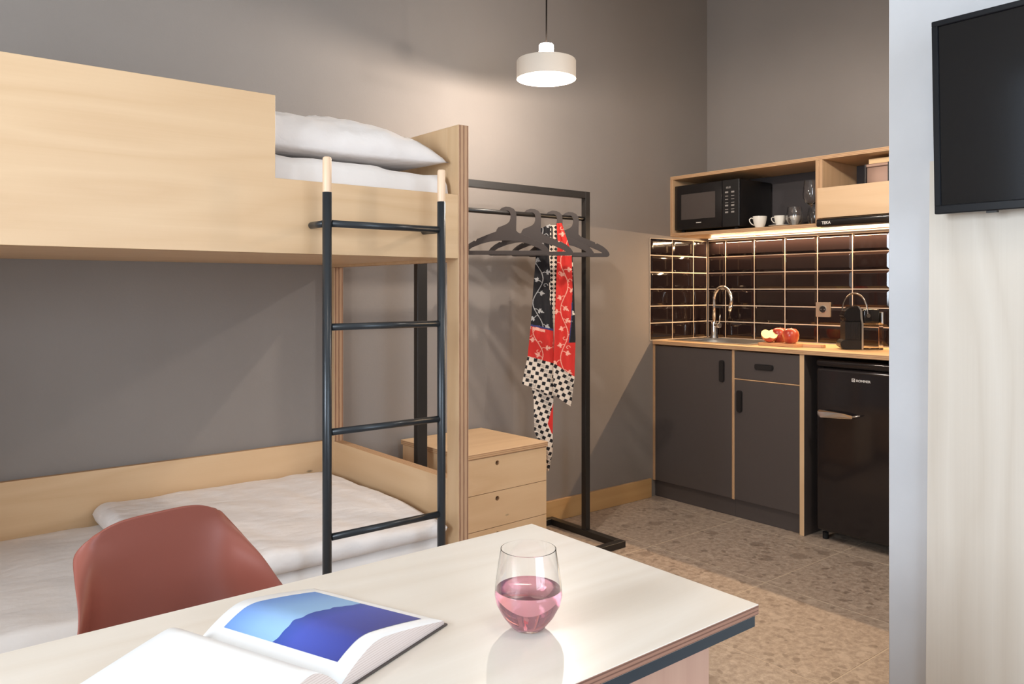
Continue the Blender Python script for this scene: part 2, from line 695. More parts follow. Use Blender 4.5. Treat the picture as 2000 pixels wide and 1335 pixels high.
floor = struct(box('floor', (XL - 0.1, YF - 0.1, -0.1), (XK + 0.1, YW + 0.1, -0.0007), M['floor_grout']),
               'brown terrazzo stone floor laid in large square tiles')
g = 0.0022
tile_cache = {}
bx0 = [XL] + [3.44 - 0.6 * k for k in range(9, -1, -1) if 3.44 - 0.6 * k > XL + 0.02] + [XK]
by0 = [YF] + [2.467 - 0.6 * k for k in range(9, -1, -1) if 2.467 - 0.6 * k > YF + 0.02] + [YW]
for i in range(len(bx0) - 1):
    for j in range(len(by0) - 1):
        x0, x1, y0, y1 = bx0[i] + g, bx0[i + 1] - g, by0[j] + g, by0[j + 1] - g
        key = (round(x1 - x0, 3), round(y1 - y0, 3))
        if key not in tile_cache:
            bm = bmesh.new()
            add_box(bm, (x0 - x0, 0, -0.012), (x1 - x0, y1 - y0, 0), bev=0.0006, seg=1)
            me = bpy.data.meshes.new('tile')
            bm.to_mesh(me); bm.free()
            me.materials.append(M['stone'])
            tile_cache[key] = me
        o = bpy.data.objects.new('tile', tile_cache[key])
        o.parent = floor
        o.location = Vector((x0, y0, 0)) - floor.location
        COL.objects.link(o)

wall_back = struct(box('wall_back', (XL - 0.1, YW, -0.1), (XK + 0.1, YW + 0.1, H), M['wall']), 'warm grey painted wall behind the bunk bed')
wall_right = struct(box('wall_right', (XK, -0.6, -0.1), (XK + 0.1, YW, H), M['wall']), 'grey painted wall behind the kitchen')
struct(box('ceiling', (XL - 0.1, YF - 0.1, H), (XK + 0.1, YW + 0.1, H + 0.1), M['ceiling']), 'pale ceiling')
# partition with the television
part = struct(box('wall_partition', (2.05, YF, -0.003), (2.19, 0.982, H), M['plaster'], bev=0.003), 'pale plastered partition carrying the television')
bm = bmesh.new()
add_prism(bm, [(YF + 0.02, 0.001), (0.883, 0.001), (0.872, 1.516), (YF + 0.02, 1.516)], 2.034, 2.0495, 'X', edge_mat=0)
obj('wood_panel', bm, [M['panel_white']], part, label='whitewashed plywood facing panel under the television')
# kitchen side closing wall, with a plain door
wk = struct(box('wall_hall', (2.19, -0.7, -0.1), (XK + 0.1, -0.6, H), M['white_wall']), 'pale wall closing the hall')
# left wall with window opening
def wall_with_hole(name, axis, p0, p1, lo, hi, h0, h1, z0, z1, mat):
    bm = bmesh.new()
    def bx(a0, a1, b0, b1):
        if axis == 'X': add_box(bm, (p0, a0, b0), (p1, a1, b1))
        else: add_box(bm, (a0, p0, b0), (a1, p1, b1))
    bx(lo, h0, -0.1, H); bx(h1, hi, -0.1, H); bx(h0, h1, -0.1, z0); bx(h0, h1, z1, H)
    return struct(obj(name, bm, mat))
bm = bmesh.new()
for (a0, a1, b0, b1) in ((YF - 0.1, 0.30, -0.1, H), (1.46, 1.60, -0.1, H), (2.0, YW, -0.1, H), (0.30, 1.46, -0.1, 1.05), (0.30, 1.46, 2.35, H), (1.60, 2.0, -0.1, 0.75), (1.60, 2.0, 2.35, H)):
    add_box(bm, (XL - 0.1, a0, b0), (XL, a1, b1))
struct(obj('wall_left', bm, M['white_wall']), 'pale wall with a window and an added narrow opening')
struct(wall_with_hole('wall_front', 'Y', YF - 0.1, YF, XL, 2.19, -0.1, 1.9, 0.35, 2.45, M['white_wall']), 'pale wall behind the camera')
def window(name, axis, p, h0, h1, z0, z1, label):
    bm = bmesh.new()
    def bx(a0, a1, b0, b1):
        if axis == 'X': add_box(bm, (p - 0.03, a0, b0), (p + 0.01, a1, b1), bev=0.002)
        else: add_box(bm, (a0, p - 0.03, b0), (a1, p + 0.01, b1), bev=0.002)
    t = 0.05
    bx(h0, h1, z0, z0 + t); bx(h0, h1, z1 - t, z1); bx(h0, h0 + t, z0 + t, z1 - t); bx(h1 - t, h1, z0 + t, z1 - t)
    mid = (h0 + h1) / 2
    bx(mid - t / 2, mid + t / 2, z0 + t, z1 - t)
    f = struct(obj(name, bm, M['white_wall']), label)
    for a0, a1 in ((h0 + t, mid - t / 2), (mid + t / 2, h1 - t)):
        a, b = ((p - 0.012, a0, z0 + t), (p - 0.008, a1, z1 - t)) if axis == 'X' else ((a0, p - 0.012, z0 + t), (a1, p - 0.008, z1 - t))
        box('pane', a, b, M['pane'], f)
window('window_1', 'X', XL - 0.03, 0.301, 1.459, 1.051, 2.349, 'white framed window in the left wall')
window('reflection_window', 'X', XL - 0.03, 1.601, 1.999, 0.751, 2.349, 'narrow tall window added in the left wall for its reflection')  # added opening, placed to give the television screen a pale reflected band
window('fill_window', 'Y', YF - 0.03, -0.099, 1.899, 0.351, 2.449, 'unseen white framed window added behind the camera for fill light')  # unseen opening added to let fill light into the room
struct(box('baseboard_back', (1.53, 3.044, 0.0005), (3.497, 3.0595, 0.108), [M['trimX'], M['edgeY']], bev=0.001, thick='Y', seg=1), 'golden birch baseboard along the grey wall')

# tiles behind the kitchen
def backsplash(wall, axis, plane, spans, sign):
    """bevelled glazed tiles; spans = list of (a0,a1) along the wall"""
    cache = {}
    rows = [(0.9055 + 0.0985 * k, 0.9055 + 0.0985 * (k + 1)) for k in range(6)]
    a_lo, a_hi = min(s[0] for s in spans), max(s[1] for s in spans)
    if axis == 'X':
        box('grout_bed', (plane, a_lo, 0.904), (plane + sign * 0.005, a_hi, 1.4975), M['grout'], wall)
    else:
        box('grout_bed', (a_lo, plane, 0.904), (a_hi, plane + sign * 0.005, 1.4975), M['grout'], wall)
    for (a0, a1) in spans:
        for (z0, z1) in rows:
            wd, ht = a1 - a0 - 0.005, z1 - z0 - 0.005
            key = round(wd, 4)
            if key not in cache:
                bm = bmesh.new()
                e = min(0.014, wd * 0.25)
                layers = [(0.0, 0.003), (0.0, 0.0062), (e, 0.0105)]
                rings = []
                for ins, d in layers:
                    pts = [(ins, ins), (wd - ins, ins), (wd - ins, ht - ins), (ins, ht - ins)]
                    rings.append([bm.verts.new((sign * d, u, v) if axis == 'X' else (u, sign * d, v)) for u, v in pts])
                for A, B in zip(rings, rings[1:]):
                    for k in range(4):
                        bm.faces.new((A[k], A[(k + 1) % 4], B[(k + 1) % 4], B[k]))
                bm.faces.new(rings[-1])
                bm.faces.new(rings[0][::-1])
                bmesh.ops.recalc_face_normals(bm, faces=bm.faces)
                bmesh.ops.bevel(bm, geom=[ed for ed in bm.edges], offset=0.0012, segments=1, affect='EDGES')
                me = bpy.data.meshes.new('tile')
                bm.to_mesh(me); bm.free()
                me.materials.append(M['tile'])
                cache[key] = me
            o = bpy.data.objects.new('tile', cache[key])
            o.parent = wall
            base = (plane, a0 + 0.0025, z0 + 0.0025) if axis == 'X' else (a0 + 0.0025, plane, z0 + 0.0025)
            o.location = Vector(base) - wall.location
            if axis == 'X':
                o.rotation_euler = (R(rng.uniform(-.25, .25)) * 0, R(rng.uniform(-.3, .3)), R(rng.uniform(-.25, .25)))
            else:
                o.rotation_euler = (R(rng.uniform(-.3, .3)), 0, R(rng.uniform(-.25, .25)))
            COL.objects.link(o)


edges = [3.048, 2.92, 2.719, 2.518, 2.319, 2.12, 1.92, 1.72, 1.52]
backsplash(wall_right, 'X', XK, [(edges[k + 1], edges[k]) for k in range(len(edges) - 1)], -1)
backsplash(wall_back, 'Y', YW, [(3.497, 3.695), (3.695, 3.892), (3.892, 4.021)], -1)


# ------------------------------------------------------------------ bunk bed
bed = thing('bunk_bed', (0.46, 2.58, 0), 'birch plywood bunk bed with stepped guard board against the grey wall', 'bunk bed')
BX0 = -0.62
XE0, XE1 = 1.478, 1.519
bm = bmesh.new()
add_prism(bm, [(BX0 + 0.041, 1.300), (XE0 - 0.0005, 1.300), (XE0 - 0.0005, 1.507), (0.863, 1.507), (0.863, 1.735), (BX0 + 0.041, 1.735)], 2.106, 2.128, 'Y', edge_mat=1)
bmesh.ops.bevel(bm, geom=list(bm.edges), offset=0.0008, segments=1, affect='EDGES')
obj('guard_board', bm, [M['birchX'], M['edgeY']], bed)
box('front_post', (XE0, 2.106, 0.0), (XE1, 2.171, 1.735), [M['birchZ'], M['post_edge']], bed, bev=0.0008, thick='X', seg=1)
box('back_post', (XE0, 2.995, 0.0), (XE1, 3.042, 1.29), [M['birchZ'], M['post_edge']], bed, bev=0.0008, thick='X', seg=1)
ply('end_panel', (XE0, 2.1715, 1.291), (XE1, 3.058, 1.735), 'X', 'Z', bed)
ply('lower_end_board', (XE0, 2.1715, 0.10), (XE1, 2.9945, 0.574), 'X', 'Y', bed)
ply('back_rail', (BX0 + 0.041, 3.031, 0.10), (XE0 - 0.0005, 3.052, 0.574), 'Y', 'X', bed)
ply('bed_base', (BX0 + 0.041, 2.1285, 1.3005), (XE0 - 0.0005, 3.058, 1.318), 'Z', 'X', bed)
ply('bed_base', (BX0 + 0.041, 2.1285, 0.10), (XE0 - 0.0005, 3.0305, 0.118), 'Z', 'X', bed)
ply('lower_rail', (BX0 + 0.041, 2.106, 0.08), (XE0 - 0.0005, 2.128, 0.29), 'Y', 'X', bed)
ply('head_panel', (BX0, 2.106, 0.0), (BX0 + 0.04, 3.058, 1.735), 'X', 'Z', bed)


def soft_slab(name, x0, x1, y0, y1, z0, z1, mat, r=0.05, amp=0.01, nx=70, ny=40, seed=0.0, skirt=6, top=None, smooth_p=4.0, **kw):
    """soft padded slab with a wrinkled top and bulging sides (closed mesh)"""
    bm = bmesh.new()
    W, D, Hh = x1 - x0, y1 - y0, z1 - z0
    def surf(u, v, sgn):
        cu, cv = abs(2 * u - 1), abs(2 * v - 1)
        du, dv = min(u, 1 - u) * W, min(v, 1 - v) * D
        e = 1.0
        for d in (du, dv):
            if d < r:
                k = 1 - d / r
                e *= math.sqrt(max(0.0, 1 - k * k))
        x, y = x0 + u * W, y0 + v * D
        zc = (z0 + z1) / 2
        z = zc + sgn * e * Hh / 2
        if sgn > 0:
            z += amp * e * (fbm(x * 3.2 + seed, y * 2.2, seed) * 0.8 + 0.35 * fbm(x * 9 + seed, y * 5 + x * 4, seed + 3))
            if top: z += e * top(u, v)
        return (x, y, z)
    us = [0.5 - 0.5 * math.cos(PI * i / nx) * (1 - 0.0) for i in range(nx + 1)]
    vs = [0.5 - 0.5 * math.cos(PI * j / ny) for j in range(ny + 1)]
    us = [0.55 * a + 0.45 * i / nx for i, a in enumerate(us)]
    vs = [0.55 * a + 0.45 * j / ny for j, a in enumerate(vs)]
    T = {}; B = {}
    for i, u in enumerate(us):
        for j, v in enumerate(vs):
            rim = i in (0, nx) or j in (0, ny)
            T[i, j] = bm.verts.new(surf(u, v, 1))
            B[i, j] = T[i, j] if rim else bm.verts.new(surf(u, v, -1))
    for i in range(nx):
        for j in range(ny):
            bm.faces.new((T[i, j], T[i + 1, j], T[i + 1, j + 1], T[i, j + 1]))
            q = (B[i, j], B[i, j + 1], B[i + 1, j + 1], B[i + 1, j])
            if len({v.index if v.index >= 0 else id(v) for v in q}) == 4:
                try: bm.faces.new(q)
                except ValueError: pass
    for f in bm.faces: f.smooth = True
    return obj(name, bm, mat, **kw)


def pillow(name, cx, cy, zc, wx, wy, up, dn, mat, rot=0.0, seed=0.0, n=56, skew=0.0, **kw):
    """plump pillow, pinched corners"""
    bm = bmesh.new()
    T = {}; B = {}
    ca, sa = math.cos(rot), math.sin(rot)
    for i in range(n + 1):
        for j in range(n + 1):
            u, v = 2 * i / n - 1, 2 * j / n - 1
            pin = 1 - 0.07 * (1 - u * u) * abs(v) ** 3
            pin2 = 1 - 0.09 * (1 - v * v) * abs(u) ** 3
            x, y = u * wx / 2 * pin2, v * wy / 2 * pin
            h = (max(0.0, 1 - abs(u) ** 5.0) ** 0.6) * (max(0.0, 1 - abs(v) ** 3.6) ** 0.45)
            wr = 0.014 * fbm(x * 6 + seed, y * 7, seed) + 0.009 * fbm(x * 12 + y * 9 + seed, y * 16 - x * 5, seed + 5)
            # creases running in from the corners
            wr += 0.006 * math.sin(26 * (abs(u) - abs(v)) + 2 * fbm(x * 5, y * 5, seed)) * (abs(u * v)) ** 1.5
            X, Y = cx + x * ca - y * sa, cy + x * sa + y * ca
            rim = i in (0, n) or j in (0, n)
            zz = zc + skew * u
            T[i, j] = bm.verts.new((X, Y, zz + h * up + wr * min(1, h * 2)))
            B[i, j] = T[i, j] if rim else bm.verts.new((X, Y, zz - h * dn))
    for i in range(n):
        for j in range(n):
            bm.faces.new((T[i, j], T[i + 1, j], T[i + 1, j + 1], T[i, j + 1]))
            try: bm.faces.new((B[i, j], B[i, j + 1], B[i + 1, j + 1], B[i + 1, j]))
            except ValueError: pass
    for f in bm.faces: f.smooth = True
    return obj(name, bm, mat, **kw)


o = soft_slab('mattress', BX0 + 0.05, 1.472, 2.131, 3.05, 1.32, 1.578, M['cloth2'], r=0.026, amp=0.014, seed=2.0)
tag(o, 'white sheeted mattress on the upper bunk', 'mattress')
o = pillow('pillow', 1.00, 2.465, 1.614, 0.92, 0.67, 0.117, 0.022, M['cloth'], rot=R(0.5), seed=4.2)
tag(o, 'plump white pillow on the upper bunk by the end panel', 'pillow')
o = soft_slab('mattress', BX0 + 0.05, 1.472, 2.131, 3.026, 0.12, 0.398, M['cloth2'], r=0.035, amp=0.009, seed=9.0)
tag(o, 'white sheeted mattress on the lower bunk', 'mattress')
o = soft_slab('duvet', 0.585, 1.452, 2.124, 3.02, 0.394, 0.462, M['cloth'], r=0.036, amp=0.013, seed=6.0, nx=80, ny=70,
              top=lambda u, v: 0.010 * math.sin(PI * v) - 0.010 * u * (1 - v))
tag(o, 'thick white folded duvet lying on the lower bunk behind the ladder', 'duvet')

# ladder
lad = thing('ladder', (1.157, 2.006, 0), 'dark metal bunk ladder with pale wooden grips hooked on the guard board', 'ladder')
LY, LR = 2.006, 0.0128
for i, x in enumerate((0.969, 1.345)):
    tube('rail', [(x, LY, 0.004), (x, LY, 1.466)], LR, M['ladder_metal'], lad, seg=20)
    bm = bmesh.new()
    add_lathe(bm, (x, LY, 1.4662), [(0, 0), (0.0118, 0), (0.0122, 0.002), (0.0122, 0.091), (0.0105, 0.0955), (0.008, 0.097), (0, 0.097)], 20)
    bmesh.ops.recalc_face_normals(bm, faces=bm.faces)
    obj('wooden_grip', bm, M['pale_wood'], lad, smooth=True)
    tube('hook', [(x, LY + 0.013, 1.381), (x, 2.1055, 1.381)], 0.0098, M['ladder_metal'], lad)
    lathe('foot_cap', (x, LY, 0.0), [(0, 0), (0.0138, 0), (0.0138, 0.012), (0, 0.012)], M['rubber'], lad, seg=16)
for z in (1.381, 1.096, 0.807, 0.518, 0.229):
    tube('rung', [(0.969 + 0.012, LY, z), (1.345 - 0.012, LY, z)], 0.0098, M['ladder_metal'], lad, seg=16)


# ------------------------------------------------------------------ clothes rack
rack = thing('clothes_rack', (2.22, 2.776, 0), 'black steel clothes rack standing over the drawer chest', 'clothes rack')
RM = M['rack_metal']
RX0, RX1, RY = 1.7585, 2.7065, 2.776
box('upright', (RX0 - 0.0235, RY - 0.015, 0.030), (RX0 + 0.0235, RY + 0.015, 1.674), RM, rack, bev=0.001, seg=1)
box('upright', (RX1 - 0.015, RY - 0.015, 0.030), (RX1 + 0.015, RY + 0.015, 1.674), RM, rack, bev=0.001, seg=1)
box('top_bar', (RX0 + 0.024, RY - 0.015, 1.642), (RX1 - 0.0155, RY + 0.015, 1.674), RM, rack, bev=0.001, seg=1)
tube('hanging_rail', [(RX0 + 0.023, RY, 1.543), (RX1 - 0.0145, RY, 1.543)], 0.0105, RM, rack, seg=16)
box('base_bar', (RX1 - 0.019, 2.566, 0.0), (RX1 + 0.019, 3.008, 0.03), RM, rack, bev=0.001, seg=1)
box('base_bar', (RX0 - 0.019, 2.566, 0.0), (RX0 + 0.019, 3.008, 0.03), RM, rack, bev=0.001, seg=1)
box('base_bar', (RX0 - 0.019, 2.530, 0.0), (RX1 + 0.019, 2.5655, 0.03), RM, rack, bev=0.001, seg=1)
box('base_bar', (RX0 - 0.019, 3.0085, 0.0), (RX1 + 0.019, 3.042, 0.03), RM, rack, bev=0.001, seg=1)

HANG = [(-27, 3), (-27, 12), (-18, 21), (0, 27), (20, 25), (36, 17), (46, 3), (48, -18), (47, -60), (47, -80), (56, -89), (72, -97), (125, -118),
        (127, -124), (131, -127), (137, -123), (165, -138), (184, -154), (194, -168), (196, -177), (192, -184), (184, -187),
        (-184, -187), (-192, -184), (-196, -177), (-193, -168), (-183, -154), (-165, -139), (-141, -125), (-137, -128), (-132, -126), (-129, -118),
        (-80, -98), (-42, -84), (-40, -76), (-33, -66), (-12, -58), (6, -50), (17, -40), (22, -26), (23, -10), (19, 3), (10, 10), (0, 11.0), (-10, 8), (-16, 3), (-22, 1)]
HOLE = [(-160, -170), (-166, -166), (-150, -154), (-110, -138), (-70, -128), (-30, -124), (20, -124), (60, -128), (105, -140), (145, -157), (164, -168), (158, -170)]


def hanger_mesh():
    c = bpy.data.curves.new('hanger', 'CURVE')
    c.dimensions = '2D'
    c.fill_mode = 'BOTH'
    c.extrude = 0.0028
    c.bevel_depth = 0.0007
    for P in (HANG, HOLE):
        s = c.splines.new('POLY')
        s.points.add(len(P) - 1)
        for q, p in zip(s.points, P):
            q.co = (p[0] / 1000, p[1] / 1000, 0, 1)
        s.use_cyclic_u = True
    o = bpy.data.objects.new('tmp', c)
    COL.objects.link(o)
    dg = bpy.context.evaluated_depsgraph_get()
    me = bpy.data.meshes.new_from_object(o.evaluated_get(dg))
    bpy.data.objects.remove(o)
    me.transform(Matrix.Rotation(R(90), 4, 'X'))
    me.materials.clear()
    me.materials.append(M['hanger'])
    me.name = 'clothes_hanger'
    return me


hm = hanger_mesh()
for k, (x, rz, lab) in enumerate((
        (2.207, -39.5, 'dark flat clothes hanger nearest the bunk bed, empty'),
        (2.353, -38.5, 'dark flat clothes hanger second from the bunk bed, empty'),
        (2.487, -39.0, 'dark flat clothes hanger holding the printed scarf'),
        (2.592, -38.0, 'dark flat clothes hanger nearest the rack upright, empty'))):
    h = bpy.data.objects.new('clothes_hanger', hm)
    h.location = (x, RY, 1.5425)
    h.rotation_euler = (0, 0, R(rz))
    COL.objects.link(h)
    tag(h, lab, 'hanger', 'hangers on the rack')

# ------------------------------------------------------------------ scarf
HD = Vector((math.cos(R(-39)), math.sin(R(-39)), 0))      # along the hanger
HN = Vector((HD.y, -HD.x, 0))                             # towards the room
if HN.y > 0: HN = -HN
SC0 = Vector((2.487, RY, 0))
PXM = 0.002416


def sa(px): return (px - 1082.0) * PXM
def sz(py): return 1.2 - (py - 564.64) * PXM


C_BLACK = np.array(srgb(22, 20, 24)[:3]); C_RED = np.array(srgb(206, 44, 36)[:3]); C_WHITE = np.array(srgb(226, 210, 192)[:3])
C_GREY = np.array(srgb(170, 168, 166)[:3]); C_PINK = np.array(srgb(236, 172, 152)[:3]); C_BLUE = np.array(srgb(52, 58, 110)[:3])


def leaf(P, c, ang, ln, wd):
    d = P - np.array(c)
    ca, s_ = math.cos(ang), math.sin(ang)
    u = d[:, 0] * ca + d[:, 1] * s_
    v = -d[:, 0] * s_ + d[:, 1] * ca
    t = u / ln
    prof = wd * np.sin(np.clip(t, 0, 1) * PI) ** 0.8 * (1 + 0.35 * np.sin(t * 14))
    return (t > 0) & (t < 1) & (np.abs(v) < prof)


def stroke(P, pts, w):
    m = np.zeros(len(P), bool)
    pts = [np.array(p) for p in pts]
    for a, b in zip(pts, pts[1:]):
        ab = b - a
        t = np.clip(((P - a) @ ab) / max(1e-9, ab @ ab), 0, 1)
        dd = np.linalg.norm(P - (a + t[:, None] * ab), axis=1)
        m |= dd < w
    return m


def spiral(c, r0, a0, a1, n=18, k=0.0):
    return [(c[0] + r0 * (1 - k * i / n) * math.cos(a0 + (a1 - a0) * i / n), c[1] + r0 * (1 - k * i / n) * math.sin(a0 + (a1 - a0) * i / n)) for i in range(n + 1)]


def floral(P, base, ink, seed):
    """P in photo-like pixel units (x right, y down)"""
    col = np.tile(base, (len(P), 1))
    rr = random.Random(seed)
    x0, x1, y0, y1 = P[:, 0].min(), P[:, 0].max(), P[:, 1].min(), P[:, 1].max()
    m = np.zeros(len(P), bool)
    cx = (x0 + x1) / 2
    lean = (x1 - x0) * 0.16
    vine = [(cx + lean * math.sin(yy / 15.0 + seed), yy) for yy in np.arange(y0, y1, 3.0)]
    m |= stroke(P, vine, 0.75)
    side = 1
    y = y0 + rr.uniform(4, 9)
    while y < y1:
        vx = cx + lean * math.sin(y / 15.0 + seed)
        ex, ey = vx + side * rr.uniform(5, 9), y + rr.uniform(-6, 5)
        m |= stroke(P, [(vx, y), ((vx + ex) / 2, (y + ey) / 2 - 1.5), (ex, ey)], 0.6)
        base_a = math.atan2(ey - y, ex - vx)
        for da, ln in ((-0.9, 6.5), (0.0, rr.uniform(8, 12)), (0.9, 6.5)):
            m |= leaf(P, (ex, ey), base_a + da, ln, 1.9)
        if rr.random() < 0.35:
            m |= stroke(P, spiral((vx - side * 6, y + 5), 4.5, 0, side * 4.6, k=0.6), 0.6)
        y += rr.uniform(12, 19)
        side = -side
    col[m] = ink
    return col


def checks(P, rot, cell=8.0, off=(0, 0)):
    ca, s_ = math.cos(rot), math.sin(rot)
    u = ((P[:, 0] - off[0]) * ca + (P[:, 1] - off[1]) * s_) / cell
    v = (-(P[:, 0] - off[0]) * s_ + (P[:, 1] - off[1]) * ca) / cell
    iu, iv = np.floor(u).astype(int), np.floor(v).astype(int)
    fu, fv = u - iu, v - iv
    col = np.tile(C_WHITE, (len(P), 1))
    par = (iu + iv) % 2
    dark = (par == 0) & ((iu + 3 * iv) % 4 != 1) & (fu > 0.09) & (fu < 0.92) & (fv > 0.09) & (fv < 0.92)
    col[dark] = C_BLACK
    lines = (par == 1) & ((iu - iv) % 3 == 0) & (((fu * 5) % 1) < 0.35) & (fv > 0.12) & (fv < 0.88)
    col[lines] = C_BLACK * 1.6 + 0.02
    lines2 = (par == 0) & ~dark & (((fv * 4) % 1) < 0.3) & (fu > 0.1) & (fu < 0.9) & ((iu + 3 * iv) % 4 == 1)
    col[lines2] = C_BLACK * 2
    return col


scarf = thing('scarf', (2.487, 2.70, 0.36), 'black red and white printed scarf draped over a hanger', 'scarf')


def drape(name, left, right, depth, fold, painter, seed=0, res=0.0016, label=None):
    """left/right: lists of (px,py) outlines from top to bottom; real cloth hanging in front of the hanger"""
    y0, y1 = max(left[0][1], right[0][1]), min(left[-1][1], right[-1][1])
    y0 = min(left[0][1], right[0][1]); y1 = max(left[-1][1], right[-1][1])
    def at(L, t):
        # L parametrised by fraction of its own length
        ys = [p[1] for p in L]
        yy = ys[0] + t * (ys[-1] - ys[0])
        return np.interp(yy, ys, [p[0] for p in L]), yy
    wmax = max(abs(at(left, t)[0] - at(right, t)[0]) for t in (0, .25, .5, .75, 1)) * PXM
    nu, nv = max(6, int(wmax / res)), max(10, int((y1 - y0) * PXM / res))
    U, V = np.meshgrid(np.linspace(0, 1, nu + 1), np.linspace(0, 1, nv + 1))
    vs, P = [], []
    for j in range(nv + 1):
        t = j / nv
        lx, ly = at(left, t); rx, ry = at(right, t)
        for i in range(nu + 1):
            u = i / nu
            px, py = lx + (rx - lx) * u, ly + (ry - ly) * u
            P.append((px, py))
            a, z = sa(px), sz(py)
            amp = fold * min(1.0, 0.35 + t)
            n_ = depth + amp * math.sin(u * 2 * PI * 1.5 + seed + 0.8 * math.sin(3 * t + seed)) + 0.004 * fbm(u * 3, t * 6, seed)
            q = SC0 + HD * a + HN * n_
            vs.append((q.x, q.y, z))
    fs = []
    for j in range(nv):
        for i in range(nu):
            k = j * (nu + 1) + i
            fs.append((k, k + 1, k + nu + 2, k + nu + 1))
    me = bpy.data.meshes.new(name)
    me.from_pydata(vs, [], fs)
    col = painter(np.array(P))
    at_ = me.color_attributes.new('print', 'FLOAT_COLOR', 'POINT')
    at_.data.foreach_set('color', np.concatenate([col, np.ones((len(col), 1))], 1).astype(np.float32).ravel())
    me.materials.append(M['scarf'])
    o = link_mesh(name, me, scarf, smooth=True)
    sm = o.modifiers.new('thickness', 'SOLIDIFY')
    sm.thickness = 0.0008
    if label: o['label'] = label
    return o


def paint_left(P):
    col = floral(P, C_BLACK, C_GREY, 3)
    yb = 634 + (P[:, 0] - 1040) * 0.22
    red = floral(P, C_RED, C_PINK, 12)
    m = P[:, 1] > yb + 1.5
    col[m] = red[m]
    b = np.abs(P[:, 1] - yb) < 1.8
    col[b] = C_BLUE
    mp = (P[:, 1] > yb + 3) & (P[:, 1] < yb + 8) & (P[:, 0] < 1068) & (P[:, 0] > 1043)
    col[mp] = C_PINK
    yc = 694 + (P[:, 0] - 1034) * 0.28
    c = checks(P, 0.2, 8.2, (1030, 694))
    m = P[:, 1] > yc
    col[m] = c[m]
    return col


def paint_right(P):
    col = floral(P, C_RED, C_PINK, 21)
    t = (P[:, 1] > 470) & (P[:, 1] < 500) & (np.hypot((P[:, 0] - 1114) / 8, (P[:, 1] - 503) / 12) < 1)
    col[t] = C_PINK
    edge = P[:, 0] > np.interp(P[:, 1], [440, 560, 620, 668, 700], [1118, 1121, 1119, 1114, 1140])
    eb = floral(P, C_BLACK, C_WHITE, 5)
    col[edge & (P[:, 1] < 668)] = eb[edge & (P[:, 1] < 668)]
    e2 = np.abs(P[:, 0] - np.interp(P[:, 1], [440, 560, 620, 668], [1118, 1121, 1119, 1114])) < 0.9
    col[e2 & (P[:, 1] < 668) & (P[:, 1] > 590)] = C_BLUE
    yc = 708 + (P[:, 0] - 1085) * 0.66
    c = checks(P, 0.5, 8.2, (1086, 708))
    m = P[:, 1] > yc
    col[m] = c[m]
    return col


drape('black_panel', [(1056, 448), (1050, 500), (1045, 560), (1040, 634), (1034, 694), (1023, 748)],
      [(1078, 438), (1076, 500), (1079, 560), (1084, 640), (1085, 700), (1084, 772)], 0.012, 0.006, paint_left, 1.0, label='black and red floral side of the scarf with a checked border')
drape('red_panel', [(1090, 437), (1092, 470), (1089, 560), (1086, 640), (1084, 706), (1083, 768)],
      [(1100, 436), (1121, 500), (1124, 560), (1127, 660), (1125, 735), (1118, 792)], 0.020, 0.007, paint_right, 2.2, label='red floral side of the scarf with a checked border')
drape('checked_strip', [(1076, 440), (1075, 520), (1077, 600), (1082, 660), (1083, 712)],
      [(1090, 440), (1093, 520), (1090, 600), (1088, 660), (1088, 712)], 0.004, 0.004, lambda P: checks(P, 0.78, 6.0, (1080, 440)), 0.4, label='black and white checked strip of the scarf')
drape('checked_tail', [(1040, 742), (1046, 780), (1047, 840), (1060, 872), (1072, 918)],
      [(1085, 750), (1084, 790), (1083, 840), (1083, 880), (1076, 918)], 0.0, 0.006,
      lambda P: np.where(((P[:, 0] > 1086 - (P[:, 1] - 780) * 0.28) & (P[:, 0] > 1062 + (P[:, 1] - 800) * 0.42) & (P[:, 1] > 786) & (P[:, 1] < 846))[:, None], C_RED, checks(P, 0.42, 8.0, (1046, 770))), 3.1, label='checked tail of the scarf hanging lowest')

# ------------------------------------------------------------------ drawer chest
CH_ANG = R(2.5)
CW, CD, CT = 0.452, 0.452, 0.537
ch_o = Vector((1.838, 2.572, 0))                 # front left corner
chest = thing('drawer_chest', (2.06, 2.80, 0.031), 'small birch drawer chest with round finger holes beside the bunk bed', 'drawer chest')


def chp(u, v, z):
    c, s = math.cos(CH_ANG), math.sin(CH_ANG)
    return (ch_o.x + u * c - v * s, ch_o.y + u * s + v * c, z)


def ch_xf(o):
    """rotate a mesh built axis-aligned at the corner into the chest's own heading"""
    m = Matrix.Translation(ch_o - wloc(chest)) @ Matrix.Rotation(CH_ANG, 4, 'Z') @ Matrix.Translation(wloc(chest))
    o.data.transform(m)
    return o


ch_xf(ply('top', (-0.006, -0.008, CT - 0.021), (CW, CD, CT), 'Z', 'X', chest, bev=0.001))
ch_xf(ply('side_panel', (0, 0.018, 0.031), (0.016, CD - 0.006, CT - 0.0215), 'X', 'Z', chest))
ch_xf(ply('side_panel', (CW - 0.018, 0.018, 0.031), (CW - 0.002, CD - 0.006, CT - 0.0215), 'X', 'Z', chest))
ch_xf(box('back_panel', (0.0165, CD - 0.016, 0.031), (CW - 0.0185, CD - 0.007, CT - 0.0215), M['birchX'], chest))
ch_xf(box('bottom', (0.0165, 0.02, 0.031), (CW - 0.0185, CD - 0.0165, 0.045), M['birchX'], chest))


